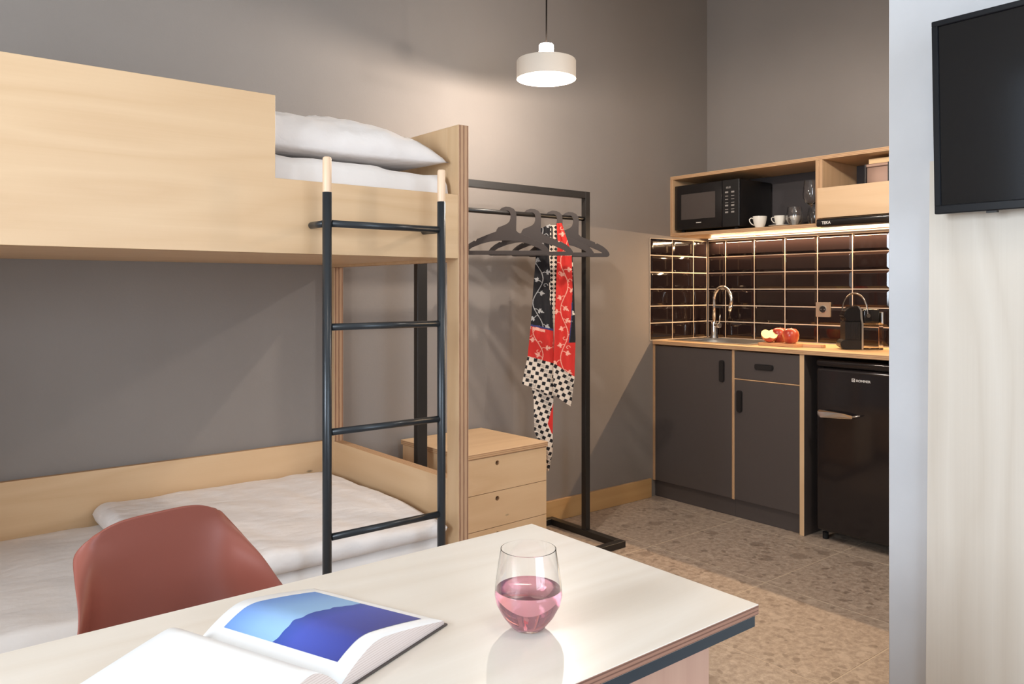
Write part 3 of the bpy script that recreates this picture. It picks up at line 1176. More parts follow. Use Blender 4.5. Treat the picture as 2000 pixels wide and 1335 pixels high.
def drawer_front(x0, x1, z0, z1, y0, y1, hx, hz, hr, n=24):
    bm = bmesh.new()
    cells = []
    ang = [2 * PI * k / n for k in range(n)]
    def outer(a):
        dx, dz = math.cos(a), math.sin(a)
        t = min((x1 - hx) / dx if dx > 1e-9 else 1e9, (x0 - hx) / dx if dx < -1e-9 else 1e9,
                (z1 - hz) / dz if dz > 1e-9 else 1e9, (z0 - hz) / dz if dz < -1e-9 else 1e9)
        return (hx + dx * t, hz + dz * t)
    corner = [math.atan2(z - hz, x - hx) % (2 * PI) for x in (x0, x1) for z in (z0, z1)]
    ang = sorted(set([round(a, 6) for a in ang + corner]))
    n = len(ang)
    rings = []
    for y in (y0, y1):
        I = [bm.verts.new((hx + hr * math.cos(a), y, hz + hr * math.sin(a))) for a in ang]
        O = [bm.verts.new((outer(a)[0], y, outer(a)[1])) for a in ang]
        rings.append((I, O))
    (I0, O0), (I1, O1) = rings
    for k in range(n):
        k2 = (k + 1) % n
        bm.faces.new((I0[k], O0[k], O0[k2], I0[k2]))
        bm.faces.new((I1[k], I1[k2], O1[k2], O1[k]))
        f = bm.faces.new((I0[k], I0[k2], I1[k2], I1[k])); f.material_index = 1
        f = bm.faces.new((O0[k], O1[k], O1[k2], O0[k2])); f.material_index = 1
    bmesh.ops.recalc_face_normals(bm, faces=bm.faces)
    return bm


zt = CT - 0.024
for k in range(4):
    dh = 0.1465 if k < 3 else 0.042
    z1 = zt - 0.1465 * k
    z0 = max(z1 - 0.1445, 0.036)
    if z1 - z0 < 0.06: hz = (z1 + z0) / 2; hr = 0.009
    else: hz = z1 - 0.029; hr = 0.0098
    o = obj('drawer', drawer_front(0.001, CW - 0.003, z0, z1, -0.001, 0.0165, 0.168, hz, hr), [M['birchX'], M['edgeY']], chest)
    ch_xf(o)
    d = box('drawer_shade_slab', (0.03, 0.018, z0 + 0.008), (CW - 0.03, 0.03, z1 - 0.008), M['handle'], chest)  # black slab: shade inside the drawer put in as colour
    ch_xf(d)
    d['label'] = 'black slab standing in for the shade behind the finger hole'

# ------------------------------------------------------------------ pendant lamp
LX, LYY, LZ = 2.186, 2.477, 2.076
lamp = thing('pendant_lamp', (LX, LYY, LZ), 'cream drum pendant lamp hanging lit in front of the grey wall', 'lamp')
lathe('shade', (LX, LYY, LZ), [(0.124, 0.0), (0.124, 0.074), (0.121, 0.079), (0.026, 0.081), (0.026, 0.078), (0.119, 0.076), (0.1215, 0.073), (0.1215, 0.0), (0.124, 0.0)], M['shade'], lamp, seg=64)
lathe('lamp_holder', (LX, LYY, LZ + 0.0815), [(0, 0), (0.030, 0), (0.0305, 0.002), (0.0305, 0.058), (0.028, 0.063), (0.008, 0.065), (0, 0.065)], M['neck_glow'], lamp, seg=32)
lathe('bulb', (LX, LYY, LZ - 0.010), [(0, 0), (0.012, 0.002), (0.022, 0.009), (0.0265, 0.02), (0.026, 0.032), (0.018, 0.042), (0.013, 0.050), (0.013, 0.058), (0, 0.058)], M['bulb'], lamp, seg=32)
lathe('diffuser', (LX, LYY, LZ + 0.0), [(0.0, 0.050), (0.115, 0.050), (0.118, 0.054), (0, 0.054)], M['bulb'], lamp, seg=48)
tube('cord', [(LX, LYY, LZ + 0.146), (LX + 0.002, LYY, LZ + 0.45), (LX, LYY, 3.19)], 0.0032, M['cord'], lamp, seg=8)
lathe('ceiling_cup', (LX, LYY, 3.165), [(0, 0), (0.05, 0.0), (0.05, 0.034), (0, 0.034)], M['shade'], lamp, seg=32)
o = bpy.data.objects['pendant_bulb_light']
o.location = (LX, LYY, LZ - 0.030)
o.data.shadow_soft_size = 0.016
lamp2 = copy_tree(lamp)
lamp2.location = (2.90, 1.22, LZ)
lamp2['label'] = 'cream drum pendant lamp over the kitchen aisle beside the partition'
bpy.data.objects['aisle_bulb_light'].location = (2.90, 1.22, LZ - 0.030)

# ------------------------------------------------------------------ kitchen base
XC = 3.524


def handle(parent, y0, y1, z0, z1, label=None):
    bm = bmesh.new()
    r = min(y1 - y0, z1 - z0) * 0.36
    add_prism(bm, rrect(y0, y1, z0, z1, r, 4), XC - 0.010, XC - 0.0005, 'X')
    bmesh.ops.bevel(bm, geom=[e for e in bm.edges if all(abs(v.co.x - (XC - 0.010)) < 1e-5 for v in e.verts)], offset=0.003, segments=2, affect='EDGES')
    return obj('handle', bm, M['handle'], parent, label=label)


def front(name, y0, y1, z0, z1, parent):
    return box(name, (XC, y0, z0), (XC + 0.018, y1, z1), [M['laminate'], M['edgeX']], parent, bev=0.0012, thick='X', seg=1)


cab1 = thing('base_cabinet', (3.78, 2.78, 0.0), 'dark laminate cabinet with one wide door under the sink', 'cabinet')
ply('side_panel', (XC, 3.0425, 0.095), (4.015, 3.0585, 0.882), 'Y', 'Z', cab1)
ply('side_panel', (XC + 0.0005, 2.508, 0.095), (4.015, 2.515, 0.882), 'Y', 'Z', cab1)
box('back_panel', (4.016, 2.508, 0.095), (4.022, 3.0585, 0.882), M['laminate'], cab1)
box('bottom', (XC + 0.02, 2.5155, 0.095), (4.015, 3.042, 0.111), M['laminate'], cab1)
handle(front('door', 2.5165, 3.0410, 0.098, 0.876, cab1), 2.561, 2.593, 0.706, 0.822)
box('plinth', (3.545, 2.508, 0.0005), (3.560, 3.0585, 0.092), M['laminate'], cab1, bev=0.001)
cab2 = thing('base_cabinet', (3.78, 2.31, 0.0), 'dark laminate cabinet with a drawer above a narrower door', 'cabinet')
ply('side_panel', (XC + 0.0005, 2.5005, 0.095), (4.015, 2.5075, 0.882), 'Y', 'Z', cab2)
box('back_panel', (4.016, 2.1225, 0.095), (4.022, 2.5075, 0.882), M['laminate'], cab2)
box('bottom', (XC + 0.02, 2.1225, 0.095), (4.015, 2.500, 0.111), M['laminate'], cab2)
ply('divider_rail', (XC + 0.0005, 2.1230, 0.7270), (XC + 0.06, 2.5000, 0.7325), 'Z', 'Y', cab2)
handle(front('door', 2.1240, 2.4990, 0.098, 0.7255, cab2), 2.450, 2.484, 0.558, 0.672)
handle(front('drawer', 2.1240, 2.4990, 0.7340, 0.876, cab2), 2.267, 2.374, 0.789, 0.818)
box('plinth', (3.545, 2.1225, 0.0005), (3.560, 2.5075, 0.092), M['laminate'], cab2, bev=0.001)
endp = box('end_panel', (XC - 0.004, 2.0955, 0.0005), (4.015, 2.1215, 0.882), [M['laminate'], M['birchZ']], bev=0.001, thick='Y', seg=1)
tag(endp, 'upright end panel with pale edge between the dark cabinets and the fridge', 'panel')

wt = thing('worktop', (3.78, 2.3, 0.8835), 'honey coloured wooden worktop running under the black tiles', 'worktop')
SX0, SX1, SY0, SY1 = 3.625, 3.930, 2.50, 2.93
bm = bmesh.new()
def ring_prism(bm, ox0, ox1, oy0, oy1, ix0, ix1, iy0, iy1, z0, z1, em=0):
    O = [(ox0, oy0), (ox1, oy0), (ox1, oy1), (ox0, oy1)]
    I = [(ix0, iy0), (ix1, iy0), (ix1, iy1), (ix0, iy1)]
    V = [[bm.verts.new((x, y, z)) for x, y in L] for L in (O, I) for z in (z0, z1)]
    O0, O1, I0, I1 = V
    for k in range(4):
        k2 = (k + 1) % 4
        bm.faces.new((O1[k], O1[k2], I1[k2], I1[k]))
        bm.faces.new((O0[k], I0[k], I0[k2], O0[k2]))
        f = bm.faces.new((O0[k], O0[k2], O1[k2], O1[k])); f.material_index = em
        f = bm.faces.new((I0[k], I1[k], I1[k2], I0[k2])); f.material_index = em
    bmesh.ops.recalc_face_normals(bm, faces=bm.faces)
ring_prism(bm, XC - 0.012, 4.021, 1.45, 3.0495, SX0, SX1, SY0, SY1, 0.8835, 0.904, 1)
obj('board', bm, [M['honeyY'], M['edgeZ']], wt)

sink = thing('sink', (3.78, 2.72, 0.904), 'low stainless steel sink set into the worktop left end', 'sink')
bm = bmesh.new()
ring_prism(bm, SX0 - 0.03, SX1 + 0.045, SY0 - 0.04, SY1 + 0.08, SX0 + 0.01, SX1 - 0.01, SY0 + 0.01, SY1 - 0.01, 0.9045, 0.9075)
bmesh.ops.bevel(bm, geom=[e for e in bm.edges if all(v.co.z > 0.907 for v in e.verts)], offset=0.002, segments=2, affect='EDGES')
obj('rim', bm, M['steel'], sink)
bm = bmesh.new()
z0, z1, ins = 0.76, 0.9045, 0.03
T = [bm.verts.new((x, y, z1)) for x, y in ((SX0 + .005, SY0 + .005), (SX1 - .005, SY0 + .005), (SX1 - .005, SY1 - .005), (SX0 + .005, SY1 - .005))]
Bt = [bm.verts.new((x, y, z0)) for x, y in ((SX0 + ins, SY0 + ins), (SX1 - ins, SY0 + ins), (SX1 - ins, SY1 - ins), (SX0 + ins, SY1 - ins))]
for k in range(4): bm.faces.new((T[k], T[(k + 1) % 4], Bt[(k + 1) % 4], Bt[k]))
bm.faces.new(Bt)
obj('bowl', bm, M['steel'], sink)
lathe('drain', (3.78, 2.72, 0.7605), [(0, 0.004), (0.02, 0.004), (0.035, 0.001), (0.035, 0), (0, 0)], M['chrome'], sink, seg=24)

FX, FY = 3.948, 2.945
fau = thing('faucet', (FX, FY, 0.908), 'tall chrome swan neck faucet behind the sink', 'faucet')
lathe('base', (FX, FY, 0.908), [(0, 0), (0.026, 0), (0.025, 0.006), (0.020, 0.02), (0.0185, 0.07), (0.017, 0.095), (0.012, 0.10), (0, 0.10)], M['chrome'], fau, seg=24)
dv = Vector((-0.25, -0.968, 0)).normalized()
pts = [(FX, FY, 1.005), (FX, FY, 1.10)]
rad_ = 0.078
cz = 1.135
for k in range(0, 19):
    a = PI - R(200) * k / 18
    q = Vector((FX, FY, 0)) + dv * (rad_ + rad_ * math.cos(a))
    pts.append((q.x, q.y, cz + rad_ * math.sin(a)))
tube('spout', pts, 0.0105, M['chrome'], fau, seg=16)
e = Vector(pts[-1]); e0 = Vector(pts[-2]); dd = (e - e0).normalized()
tube('nozzle', [e, e + dd * 0.035], [0.013, 0.012], M['chrome'], fau, seg=16)
lv = Vector((-0.35, -0.94, 0)).normalized()
c0 = Vector((FX, FY, 0.985))
tube('valve', [c0 + lv * 0.015, c0 + lv * 0.062], 0.014, M['chrome'], fau, seg=16)
tube('lever', [c0 + lv * 0.055 + Vector((0, 0, 0.008)), c0 + lv * 0.066 + Vector((0, 0, 0.065))], 0.0035, M['chrome'], fau, seg=10)

# ------------------------------------------------------------------ fridge
FRX, FY0, FY1 = 3.535, 1.53, 2.046
fr = thing('fridge', (3.78, 1.79, 0.0), 'black glossy retro fridge with chrome lever handle under the worktop', 'fridge')
box('body', (FRX + 0.055, FY0 + 0.004, 0.03), (4.0, FY1 - 0.004, 0.858), M['fridge'], fr, bev=0.012, seg=3)
bm = bmesh.new()
add_box(bm, (FRX, FY0, 0.045), (FRX + 0.05, FY1, 0.826), bev=0.018, seg=4)
obj('door', bm, M['fridge'], fr, smooth=True)
dr = fr.children[-1]
box('top_cap', (FRX - 0.002, FY0, 0.829), (FRX + 0.0545, FY1, 0.864), M['fridge'], fr, bev=0.014, seg=4)
for y in (FY0 + 0.03, FY1 - 0.03):
    lathe('foot', (FRX + 0.04, y, 0.0005), [(0, 0), (0.014, 0), (0.014, 0.03), (0, 0.03)], M['rubber'], fr, seg=14)
hb = bmesh.new()
add_tube(hb, [(FRX - 0.001, 1.985, 0.612), (FRX - 0.022, 1.985, 0.612)], 0.009, 12)
obj('handle_mount', hb, M['chrome'], fr)
bm = bmesh.new()
prof = [(2.012, 0.598), (2.018, 0.606), (2.018, 0.620), (2.008, 0.628), (1.90, 0.626), (1.845, 0.617), (1.845, 0.604), (1.90, 0.600), (2.00, 0.592)]
add_prism(bm, prof, FRX - 0.034, FRX - 0.020, 'X')
for v in bm.verts:
    v.co.x -= 0.012 * math.sin(max(0, min(1, (2.018 - v.co.y) / 0.173)) * PI)
bmesh.ops.bevel(bm, geom=list(bm.edges), offset=0.002, segments=2, affect='EDGES')
obj('lever_handle', bm, M['chrome'], fr, label='chrome lever handle')
tube('handle_tip', [(FRX - 0.026, 1.846, 0.612), (FRX - 0.018, 1.815, 0.620)], [0.006, 0.003], M['chrome'], fr, seg=10)
def mtx_x(y, z, x):      # text facing -X, reading from +Y to -Y
    return Matrix(((0, 0, -1, x), (-1, 0, 0, y), (0, 1, 0, z), (0, 0, 0, 1)))
bm = bmesh.new()
ring_prism(bm, -0.008, 0.008, -0.008, 0.008, -0.005, 0.005, -0.005, 0.005, 0, 0.0006)
add_box(bm, (-0.003, -0.003, 0), (0.003, 0.0005, 0.0006))
bm.transform(mtx_x(1.856, 0.778, FRX - 0.0002))
obj('emblem', bm, M['letter'], fr)
text_mesh('lettering', 'ROMMER', 0.0148, M['letter'], fr, mtx_x(1.843, 0.7722, FRX - 0.0004), sx=1.12, bold=0.0004)

# ------------------------------------------------------------------ wall shelf
XS = 3.68
ws = thing('wall_shelf', (3.86, 2.3, 1.512), 'long open birch wall shelf above the black tiles', 'shelf')
SR = 1.50
ply('top_board', (XS, SR, 1.847), (4.0325, 3.0595, 1.866), 'Z', 'Y', ws, fam='birch')
ply('bottom_board', (XS, SR, 1.512), (4.0325, 3.0595, 1.531), 'Z', 'Y', ws, fam='honey')
ply('side_board', (XS, 3.0415, 1.5315), (4.0325, 3.0595, 1.8465), 'Y', 'Z', ws)
ply('divider', (XS, 2.1125, 1.5315), (4.0325, 2.130, 1.8465), 'Y', 'Z', ws)
ply('divider', (XS, 2.0935, 1.5315), (4.0325, 2.111, 1.8465), 'Y', 'Z', ws)
ply('inner_board', (XS + 0.004, SR, 1.657), (4.02, 2.093, 1.673), 'Z', 'Y', ws)
ply('front_flap', (XS - 0.018, SR, 1.5535), (XS - 0.001, 2.1115, 1.703), 'X', 'Y', ws)
box('back_panel', (4.02, 2.1305, 1.5315), (4.0325, 3.041, 1.8465), M['laminate_in'], ws)
box('back_panel', (4.0205, SR, 1.674), (4.0325, 2.093, 1.8465), M['laminate_in'], ws)

led = box('led_strip', (4.012, 1.52, 1.5070), (4.018, 3.035, 1.5110), M['led'])
tag(led, 'thin warm light strip under the wall shelf against the tiles', 'light strip')

hood = thing('range_hood', (3.70, 1.80, 1.507), 'slim black pull-out range hood under the birch flap', 'range hood')
bm = bmesh.new()
add_prism(bm, rrect(XS - 0.042, XS - 0.0195, 1.508, 1.5475, 0.009, 4), SR, 2.103, 'Y')
bmesh.ops.bevel(bm, geom=[e for e in bm.edges if all(v.co.y > 2.10 for v in e.verts)], offset=0.004, segments=2, affect='EDGES')
obj('front_bar', bm, M['gloss_black'], hood, smooth=True)
bm = bmesh.new()
add_prism(bm, [(XS - 0.0185, 2.09), (XS - 0.0185, SR), (XS + 0.13, SR), (XS + 0.13, 1.90)], 1.5055, 1.5110, 'Z')
obj('visor', bm, M['steel'], hood)
text_mesh('lettering', 'TEKA', 0.0200, M['letter'], hood, mtx_x(2.072, 1.5205, XS - 0.0425), sx=0.95, bold=0.0006)

# ------------------------------------------------------------------ microwave
mw = thing('microwave', (3.86, 2.82, 1.5315), 'black microwave oven on the left of the wall shelf', 'microwave')
box('body', (3.712, 2.590, 1.548), (4.005, 3.036, 1.808), M['satin_black'], mw, bev=0.004)
bm = bmesh.new()
add_box(bm, (3.694, 2.703, 1.548), (3.7115, 3.036, 1.808), bev=0.003)
door = obj('door', bm, M['gloss_black'], mw, smooth=True)
box('window', (3.6930, 2.748, 1.606), (3.6938, 2.988, 1.754), M['mw_glass'], door, label='greyish see-through door window')
box('control_panel', (3.696, 2.590, 1.548), (3.7115, 2.7015, 1.808), M['satin_black'], mw, bev=0.002)
cp = mw.children[-1]
kb = bmesh.new()
for r_ in range(7):
    for c_ in range(2):
        y = 2.672 - c_ * 0.040
        z = 1.735 - r_ * 0.0185
        add_box(kb, (3.6951, y - 0.010, z), (3.6959, y + 0.010, z + (0.0035 if r_ not in (0, 4, 6) else 0.009)))
obj('keypad', kb, M['mw_print'], cp, label='pale printed button markings')
text_mesh('display_digits', '88:88', 0.016, M['mw_print'], cp, mtx_x(2.676, 1.760, 3.6955), sx=0.85)
db = bmesh.new()
for k in range(7):
    add_box(db, (3.6928, 2.876 - k * 0.0052, 1.582), (3.6939, 2.880 - k * 0.0052, 1.5865))
obj('logo_strip', db, M['letter'], door)
for x in (3.73, 3.98):
    for y in (2.63, 3.0):
        lathe('foot', (x, y, 1.5315), [(0, 0), (0.012, 0), (0.012, 0.0168), (0, 0.0168)], M['rubber'], mw, seg=12)


# ------------------------------------------------------------------ cups, saucers, glasses
def cup(c, ang, s, label):
    t = thing('coffee_cup', c, label, 'cup', 'cups on the wall shelf')
    pr = [(0, 0.0), (0.020, 0.0), (0.0215, 0.003), (0.029, 0.022), (0.0335, 0.044), (0.0345, 0.058), (0.0332, 0.0585), (0.0315, 0.044), (0.0265, 0.022), (0.018, 0.005), (0, 0.005)]
    lathe('bowl', c, [(r * s, z * s) for r, z in pr], M['white_porcelain'], t)
    d = Vector((math.cos(ang), math.sin(ang), 0))
    P = [Vector(c) + d * (r * s) + Vector((0, 0, z * s)) for r, z in ((0.0325, 0.046), (0.044, 0.050), (0.0525, 0.043), (0.051, 0.032), (0.042, 0.020), (0.028, 0.013))]
    tube('handle', P, 0.0026 * s, M['white_porcelain'], t, seg=10)
    return t


def saucer(c, r, label):
    o = lathe('saucer', c, [(0, 0.001), (r * 0.5, 0.0), (r * 0.55, 0.003), (r, 0.009), (r, 0.0105), (r * 0.5, 0.0045), (0, 0.0045)], M['white_porcelain'])
    tag(o, label, 'saucer', 'saucers on the wall shelf')


hd = math.atan2(0.60, -0.80)
SZ = 1.5313
cup((3.735, 2.487, SZ), hd, 1.08, 'white coffee cup standing directly on the shelf beside the microwave')
saucer((3.775, 2.388, SZ), 0.060, 'white saucer under the middle coffee cup')
cup((3.775, 2.390, SZ + 0.0105), hd, 0.88, 'white coffee cup on a saucer in the middle of the shelf')
saucer((3.90, 2.375, SZ), 0.058, 'white saucer under the rearmost coffee cup')
cup((3.90, 2.375, SZ + 0.0105), hd, 0.95, 'white coffee cup on a saucer at the back behind the tumbler')

TUMB = [(0, 0.0), (0.018, 0.0), (0.024, 0.003), (0.036, 0.022), (0.0405, 0.042), (0.0385, 0.070), (0.034, 0.098),
        (0.0328, 0.098), (0.0370, 0.070), (0.0388, 0.042), (0.0345, 0.024), (0.022, 0.007), (0, 0.006)]


def stemless(name, c, s, label, group=None, cat='glass'):
    o = lathe(name, c, [(r * s, z * s) for r, z in TUMB], M['glass'], seg=48)
    return tag(o, label, cat, group)


stemless('stemless_glass', (3.765, 2.297, SZ), 1.02, 'empty stemless glass on the shelf in front of a cup', 'glasses on the wall shelf')
stemless('stemless_glass', (3.90, 2.255, SZ), 1.05, 'empty stemless glass at the back of the shelf behind the wine glasses', 'glasses on the wall shelf')
WG = [(0, 0.0), (0.034, 0.0), (0.034, 0.0015), (0.012, 0.005), (0.004, 0.011), (0.0036, 0.095), (0.010, 0.105), (0.030, 0.120), (0.041, 0.145), (0.0425, 0.165), (0.039, 0.200), (0.034, 0.232),
      (0.0328, 0.232), (0.0378, 0.200), (0.0412, 0.165), (0.0395, 0.147), (0.028, 0.122), (0.008, 0.108), (0, 0.107)]
for (x, y, lab) in ((3.785, 2.214, 'empty stemmed wine glass nearest the shelf front by the divider'), (3.895, 2.178, 'empty stemmed wine glass at the back by the divider')):
    o = lathe('wine_glass', (x, y, SZ), WG, M['glass'], seg=40)
    tag(o, lab, 'wine glass', 'wine glasses on the wall shelf')

# storage tin and tray in the right compartment
tin = thing('storage_tin', (3.80, 1.86, 1.6735), 'rose metal storage tin with black edges in the right shelf compartment', 'tin')
box('body', (3.755, 1.80, 1.6735), (3.845, 1.905, 1.790), M['rose'], tin, bev=0.004)
box('lid', (3.751, 1.796, 1.7905), (3.849, 1.909, 1.806), M['rose'], tin, bev=0.003)
box('edge_band', (3.748, 1.790, 1.6735), (3.7545, 1.799, 1.806), M['handle'], tin, label='black upright edge')
box('edge_band', (3.748, 1.9055, 1.6735), (3.7545, 1.911, 1.806), M['handle'], tin, label='black upright edge')
tr = box('wooden_box', (3.765, 1.62, 1.8065), (3.90, 1.900, 1.832), [M['cream']], bev=0.002)
tag(tr, 'flat cream wooden box lying on top of the tin', 'box')
cn = thing('canister', (3.79, 1.74, 1.6735), 'black canister beside the rose tin at the partition edge', 'canister')
lathe('body', (3.80, 1.74, 1.6735), [(0, 0), (0.045, 0), (0.045, 0.12), (0.043, 0.124), (0, 0.124)], M['gloss_black'], cn)
lathe('lid', (3.80, 1.74, 1.7978), [(0, 0), (0.046, 0), (0.046, 0.006), (0, 0.008)], M['satin_black'], cn)

# ------------------------------------------------------------------ wall socket
sk = thing('wall_socket', (4.022, 2.278, 1.05), 'square nickel wall socket on the black tiles', 'socket')
bm = bmesh.new()
add_prism(bm, rrect(2.238, 2.319, 1.050, 1.130, 0.004, 3), 4.010, 4.0222, 'X')
obj('plate', bm, M['socket_plate'], sk)
def lathe_x(name, y, z, x, prof, mat, parent, seg=28):
    bm = bmesh.new()
    add_lathe(bm, (0, 0, 0), prof, seg)
    bmesh.ops.recalc_face_normals(bm, faces=bm.faces)
    bm.transform(Matrix(((0, 0, -1, x), (1, 0, 0, y), (0, 1, 0, z), (0, 0, 0, 1))))
    bmesh.ops.recalc_face_normals(bm, faces=bm.faces)
    return obj(name, bm, mat, parent, smooth=True)
lathe_x('socket_ring', 2.278, 1.091, 4.0099, [(0.022, 0), (0.022, 0.002), (0.0185, 0.0025), (0.0175, 0.0004), (0, 0.0004)], M['steel'], sk)
lathe_x('socket_well', 2.278, 1.091, 4.0094, [(0.0172, 0), (0.0172, 0.0005), (0, 0.0005)], M['handle'], sk)
for dy in (-0.0095, 0.0095):
    lathe_x('pin_hole', 2.278 + dy, 1.091, 4.0088, [(0.0035, 0), (0.0035, 0.0004), (0, 0.0004)], M['steel'], sk, 10)

# ------------------------------------------------------------------ cutting board and apples
cb = thing('cutting_board', (3.70, 2.33, 0.9042), 'small wooden cutting board with handle on the worktop', 'cutting board')
bm = bmesh.new()
bd = [(3.640, 2.435), (3.632, 2.425), (3.640, 2.225), (3.655, 2.215), (3.690, 2.205), (3.712, 2.120), (3.724, 2.108), (3.746, 2.112), (3.754, 2.124), (3.742, 2.212), (3.775, 2.235), (3.780, 2.250), (3.765, 2.440), (3.755, 2.450)]
add_prism(bm, bd, 0.9042, 0.9195, 'Z')
bmesh.ops.bevel(bm, geom=[e for e in bm.edges if abs(e.verts[0].co.z - e.verts[1].co.z) < 1e-6], offset=0.002, segments=2, affect='EDGES')
obj('board', bm, M['board_wood'], cb)
APP = [(0, 0.010), (0.012, 0.002), (0.022, 0.0), (0.034, 0.010), (0.0415, 0.028), (0.0425, 0.044), (0.038, 0.062), (0.027, 0.074), (0.016, 0.077), (0.006, 0.072), (0, 0.066)]
def apple(c, s, label):
    t = thing('apple', c, label, 'apple')
    lathe('flesh', c, [(r * s, z * s) for r, z in APP], M['apple'], t, seg=32)
    t.children[0].name = 'skin'
    tube('stem', [(c[0], c[1], c[2] + 0.066 * s), (c[0] + 0.002, c[1] - 0.003, c[2] + 0.084 * s)], 0.0014, M['stem'], t, seg=6)
    return t
apple((3.705, 2.283, 0.9196), 1.0, 'whole red apple at the right on the cutting board')
apple((3.742, 2.372, 0.9196), 0.98, 'whole red apple at the back behind the cut half')
ha = thing('apple_half', (3.685, 2.386, 0.9196), 'cut apple half with pale flesh facing up on the cutting board', 'apple half')
def half_apple(t, c):
    bm = bmesh.new()
    add_lathe(bm, (0, 0, -0.038), APP, 36)
    bmesh.ops.recalc_face_normals(bm, faces=bm.faces)
    r = bmesh.ops.bisect_plane(bm, geom=list(bm.verts) + list(bm.edges) + list(bm.faces), plane_co=(0, 0, 0), plane_no=(0, 1, 0), clear_outer=True)
    bmesh.ops.remove_doubles(bm, verts=bm.verts, dist=1e-5)
    mt = Matrix.Translation(c) @ Matrix.Rotation(R(128), 4, 'Z') @ Matrix.Rotation(R(56), 4, 'X')
    # cut face polygon
    bd_ = [e for e in bm.edges if e.is_boundary]
    fill = bmesh.new()
    ring = [(r_ * 0.985, 0.0003, z - 0.038) for r_, z in APP] + [(-r_ * 0.985, 0.0003, z - 0.038) for r_, z in APP[::-1][1:-1]]
    vs = [fill.verts.new(p) for p in ring]
    fill.faces.new(vs)
    bmesh.ops.triangulate(fill, faces=fill.faces)
    bm.transform(mt); fill.transform(mt)
    zmin = min(v.co.z for v in bm.verts)
    for b_ in (bm, fill):
        for v in b_.verts: v.co.z += 0.9198 - zmin
    obj('skin', bm, M['apple'], t, smooth=True)
    obj('cut_face', fill, M['apple_flesh'], t, label='pale yellow cut flesh')
half_apple(ha, Vector((3.680, 2.392, 0.94)))

# ------------------------------------------------------------------ coffee machine
cm_o = Vector((3.742, 2.020, 0.9042))
cmt = thing('coffee_machine', (3.81, 1.96, 0.9042), 'small black capsule coffee machine with looped lever on the worktop', 'coffee machine')
ax = Vector((0.66, -0.75, 0)).normalized()         # front -> rear
sd = Vector((ax.y, -ax.x, 0))                      # towards the room side
if sd.x > 0: sd = -sd


def cm_xf(bm):
    """local x: front->rear, y: sideways (towards the room negative), z up"""
    m = Matrix(((ax.x, -sd.x, 0, cm_o.x), (ax.y, -sd.y, 0, cm_o.y), (0, 0, 1, cm_o.z), (0, 0, 0, 1)))
    bm.transform(m @ Matrix.Diagonal((1.08, 1.22, 1.21, 1)))
    bmesh.ops.recalc_face_normals(bm, faces=bm.faces)
    return bm


W2 = 0.040
bm = bmesh.new()      # drip tray, cup support: rounded front
add_prism(bm, [(-0.018, 0.012), (-0.020, 0.022), (-0.012, 0.036), (0.0, 0.040), (0.068, 0.040), (0.068, 0.002), (-0.002, 0.002)], -W2, W2, 'Y')
bmesh.ops.bevel(bm, geom=list(bm.edges), offset=0.002, segments=2, affect='EDGES')
obj('drip_tray', cm_xf(bm), M['satin_black'], cmt)
bm = bmesh.new()      # ribbed column
add_box(bm, (0.000, -W2, 0.041), (0.066, W2, 0.112))
for k in range(11):
    add_box(bm, (0.004 + k * 0.0056, -W2 - 0.0018, 0.043), (0.0068 + k * 0.0056, W2 + 0.0018, 0.110))
obj('ribbed_body', cm_xf(bm), M['satin_black'], cmt)
bm = bmesh.new()      # head: half-barrel nose
prof = [(0.072, 0.113), (0.072, 0.158), (0.062, 0.170), (0.048, 0.176), (0.030, 0.174), (0.012, 0.165), (-0.002, 0.150), (-0.006, 0.132), (0.002, 0.118), (0.014, 0.113)]
add_prism(bm, prof, -W2, W2, 'Y')
bmesh.ops.bevel(bm, geom=list(bm.edges), offset=0.004, segments=3, affect='EDGES')
obj('head', cm_xf(bm), M['gloss_black'], cmt, smooth=True)
bm = bmesh.new()      # chrome-edged side plate
prof = [(0.070, 0.002), (0.078, 0.002), (0.078, 0.105), (0.074, 0.125), (0.072, 0.160), (0.060, 0.176), (0.052, 0.178), (0.064, 0.160), (0.066, 0.125), (0.070, 0.105)]
add_prism(bm, prof, -W2 - 0.003, W2 + 0.003, 'Y')
obj('trim_strip', cm_xf(bm), M['steel'], cmt, label='bright metal trim line')
bm = bmesh.new()
add_box(bm, (0.079, -W2 + 0.004, 0.105), (0.150, W2 - 0.004, 0.165), bev=0.008, seg=3)
obj('rear_body', cm_xf(bm), M['gloss_black'], cmt, smooth=True)
bm = bmesh.new()
add_box(bm, (0.079, -W2, 0.001), (0.164, W2, 0.104), bev=0.003)
obj('water_tank', cm_xf(bm), M['tank'], cmt, label='clear smoky water tank')
bm = bmesh.new()
add_box(bm, (0.156, -W2 - 0.001, 0.105), (0.165, W2 + 0.001, 0.152), bev=0.002)
obj('tank_back', cm_xf(bm), M['steel'], cmt)
bm = bmesh.new()      # looped lever
loop = []
for k in range(19):
    a = R(-8 + 196 * k / 18)
    loop.append((0.052 + 0.046 * math.cos(a) * 1.0, -W2 * math.cos(a) * 0.9, 0.146 + 0.082 * math.sin(a)))
loop = [(0.098, -W2 - 0.002, 0.138)] + loop[1:-1] + [(0.010, W2 * 0.9, 0.150)]
add_tube(bm, loop, 0.0036, 10)
add_tube(bm, [(0.098, -W2 - 0.010, 0.138), (0.098, -W2 + 0.004, 0.138)], 0.008, 14)
obj('lever', cm_xf(bm), M['dark_chrome'], cmt, label='dark chrome looped lever')

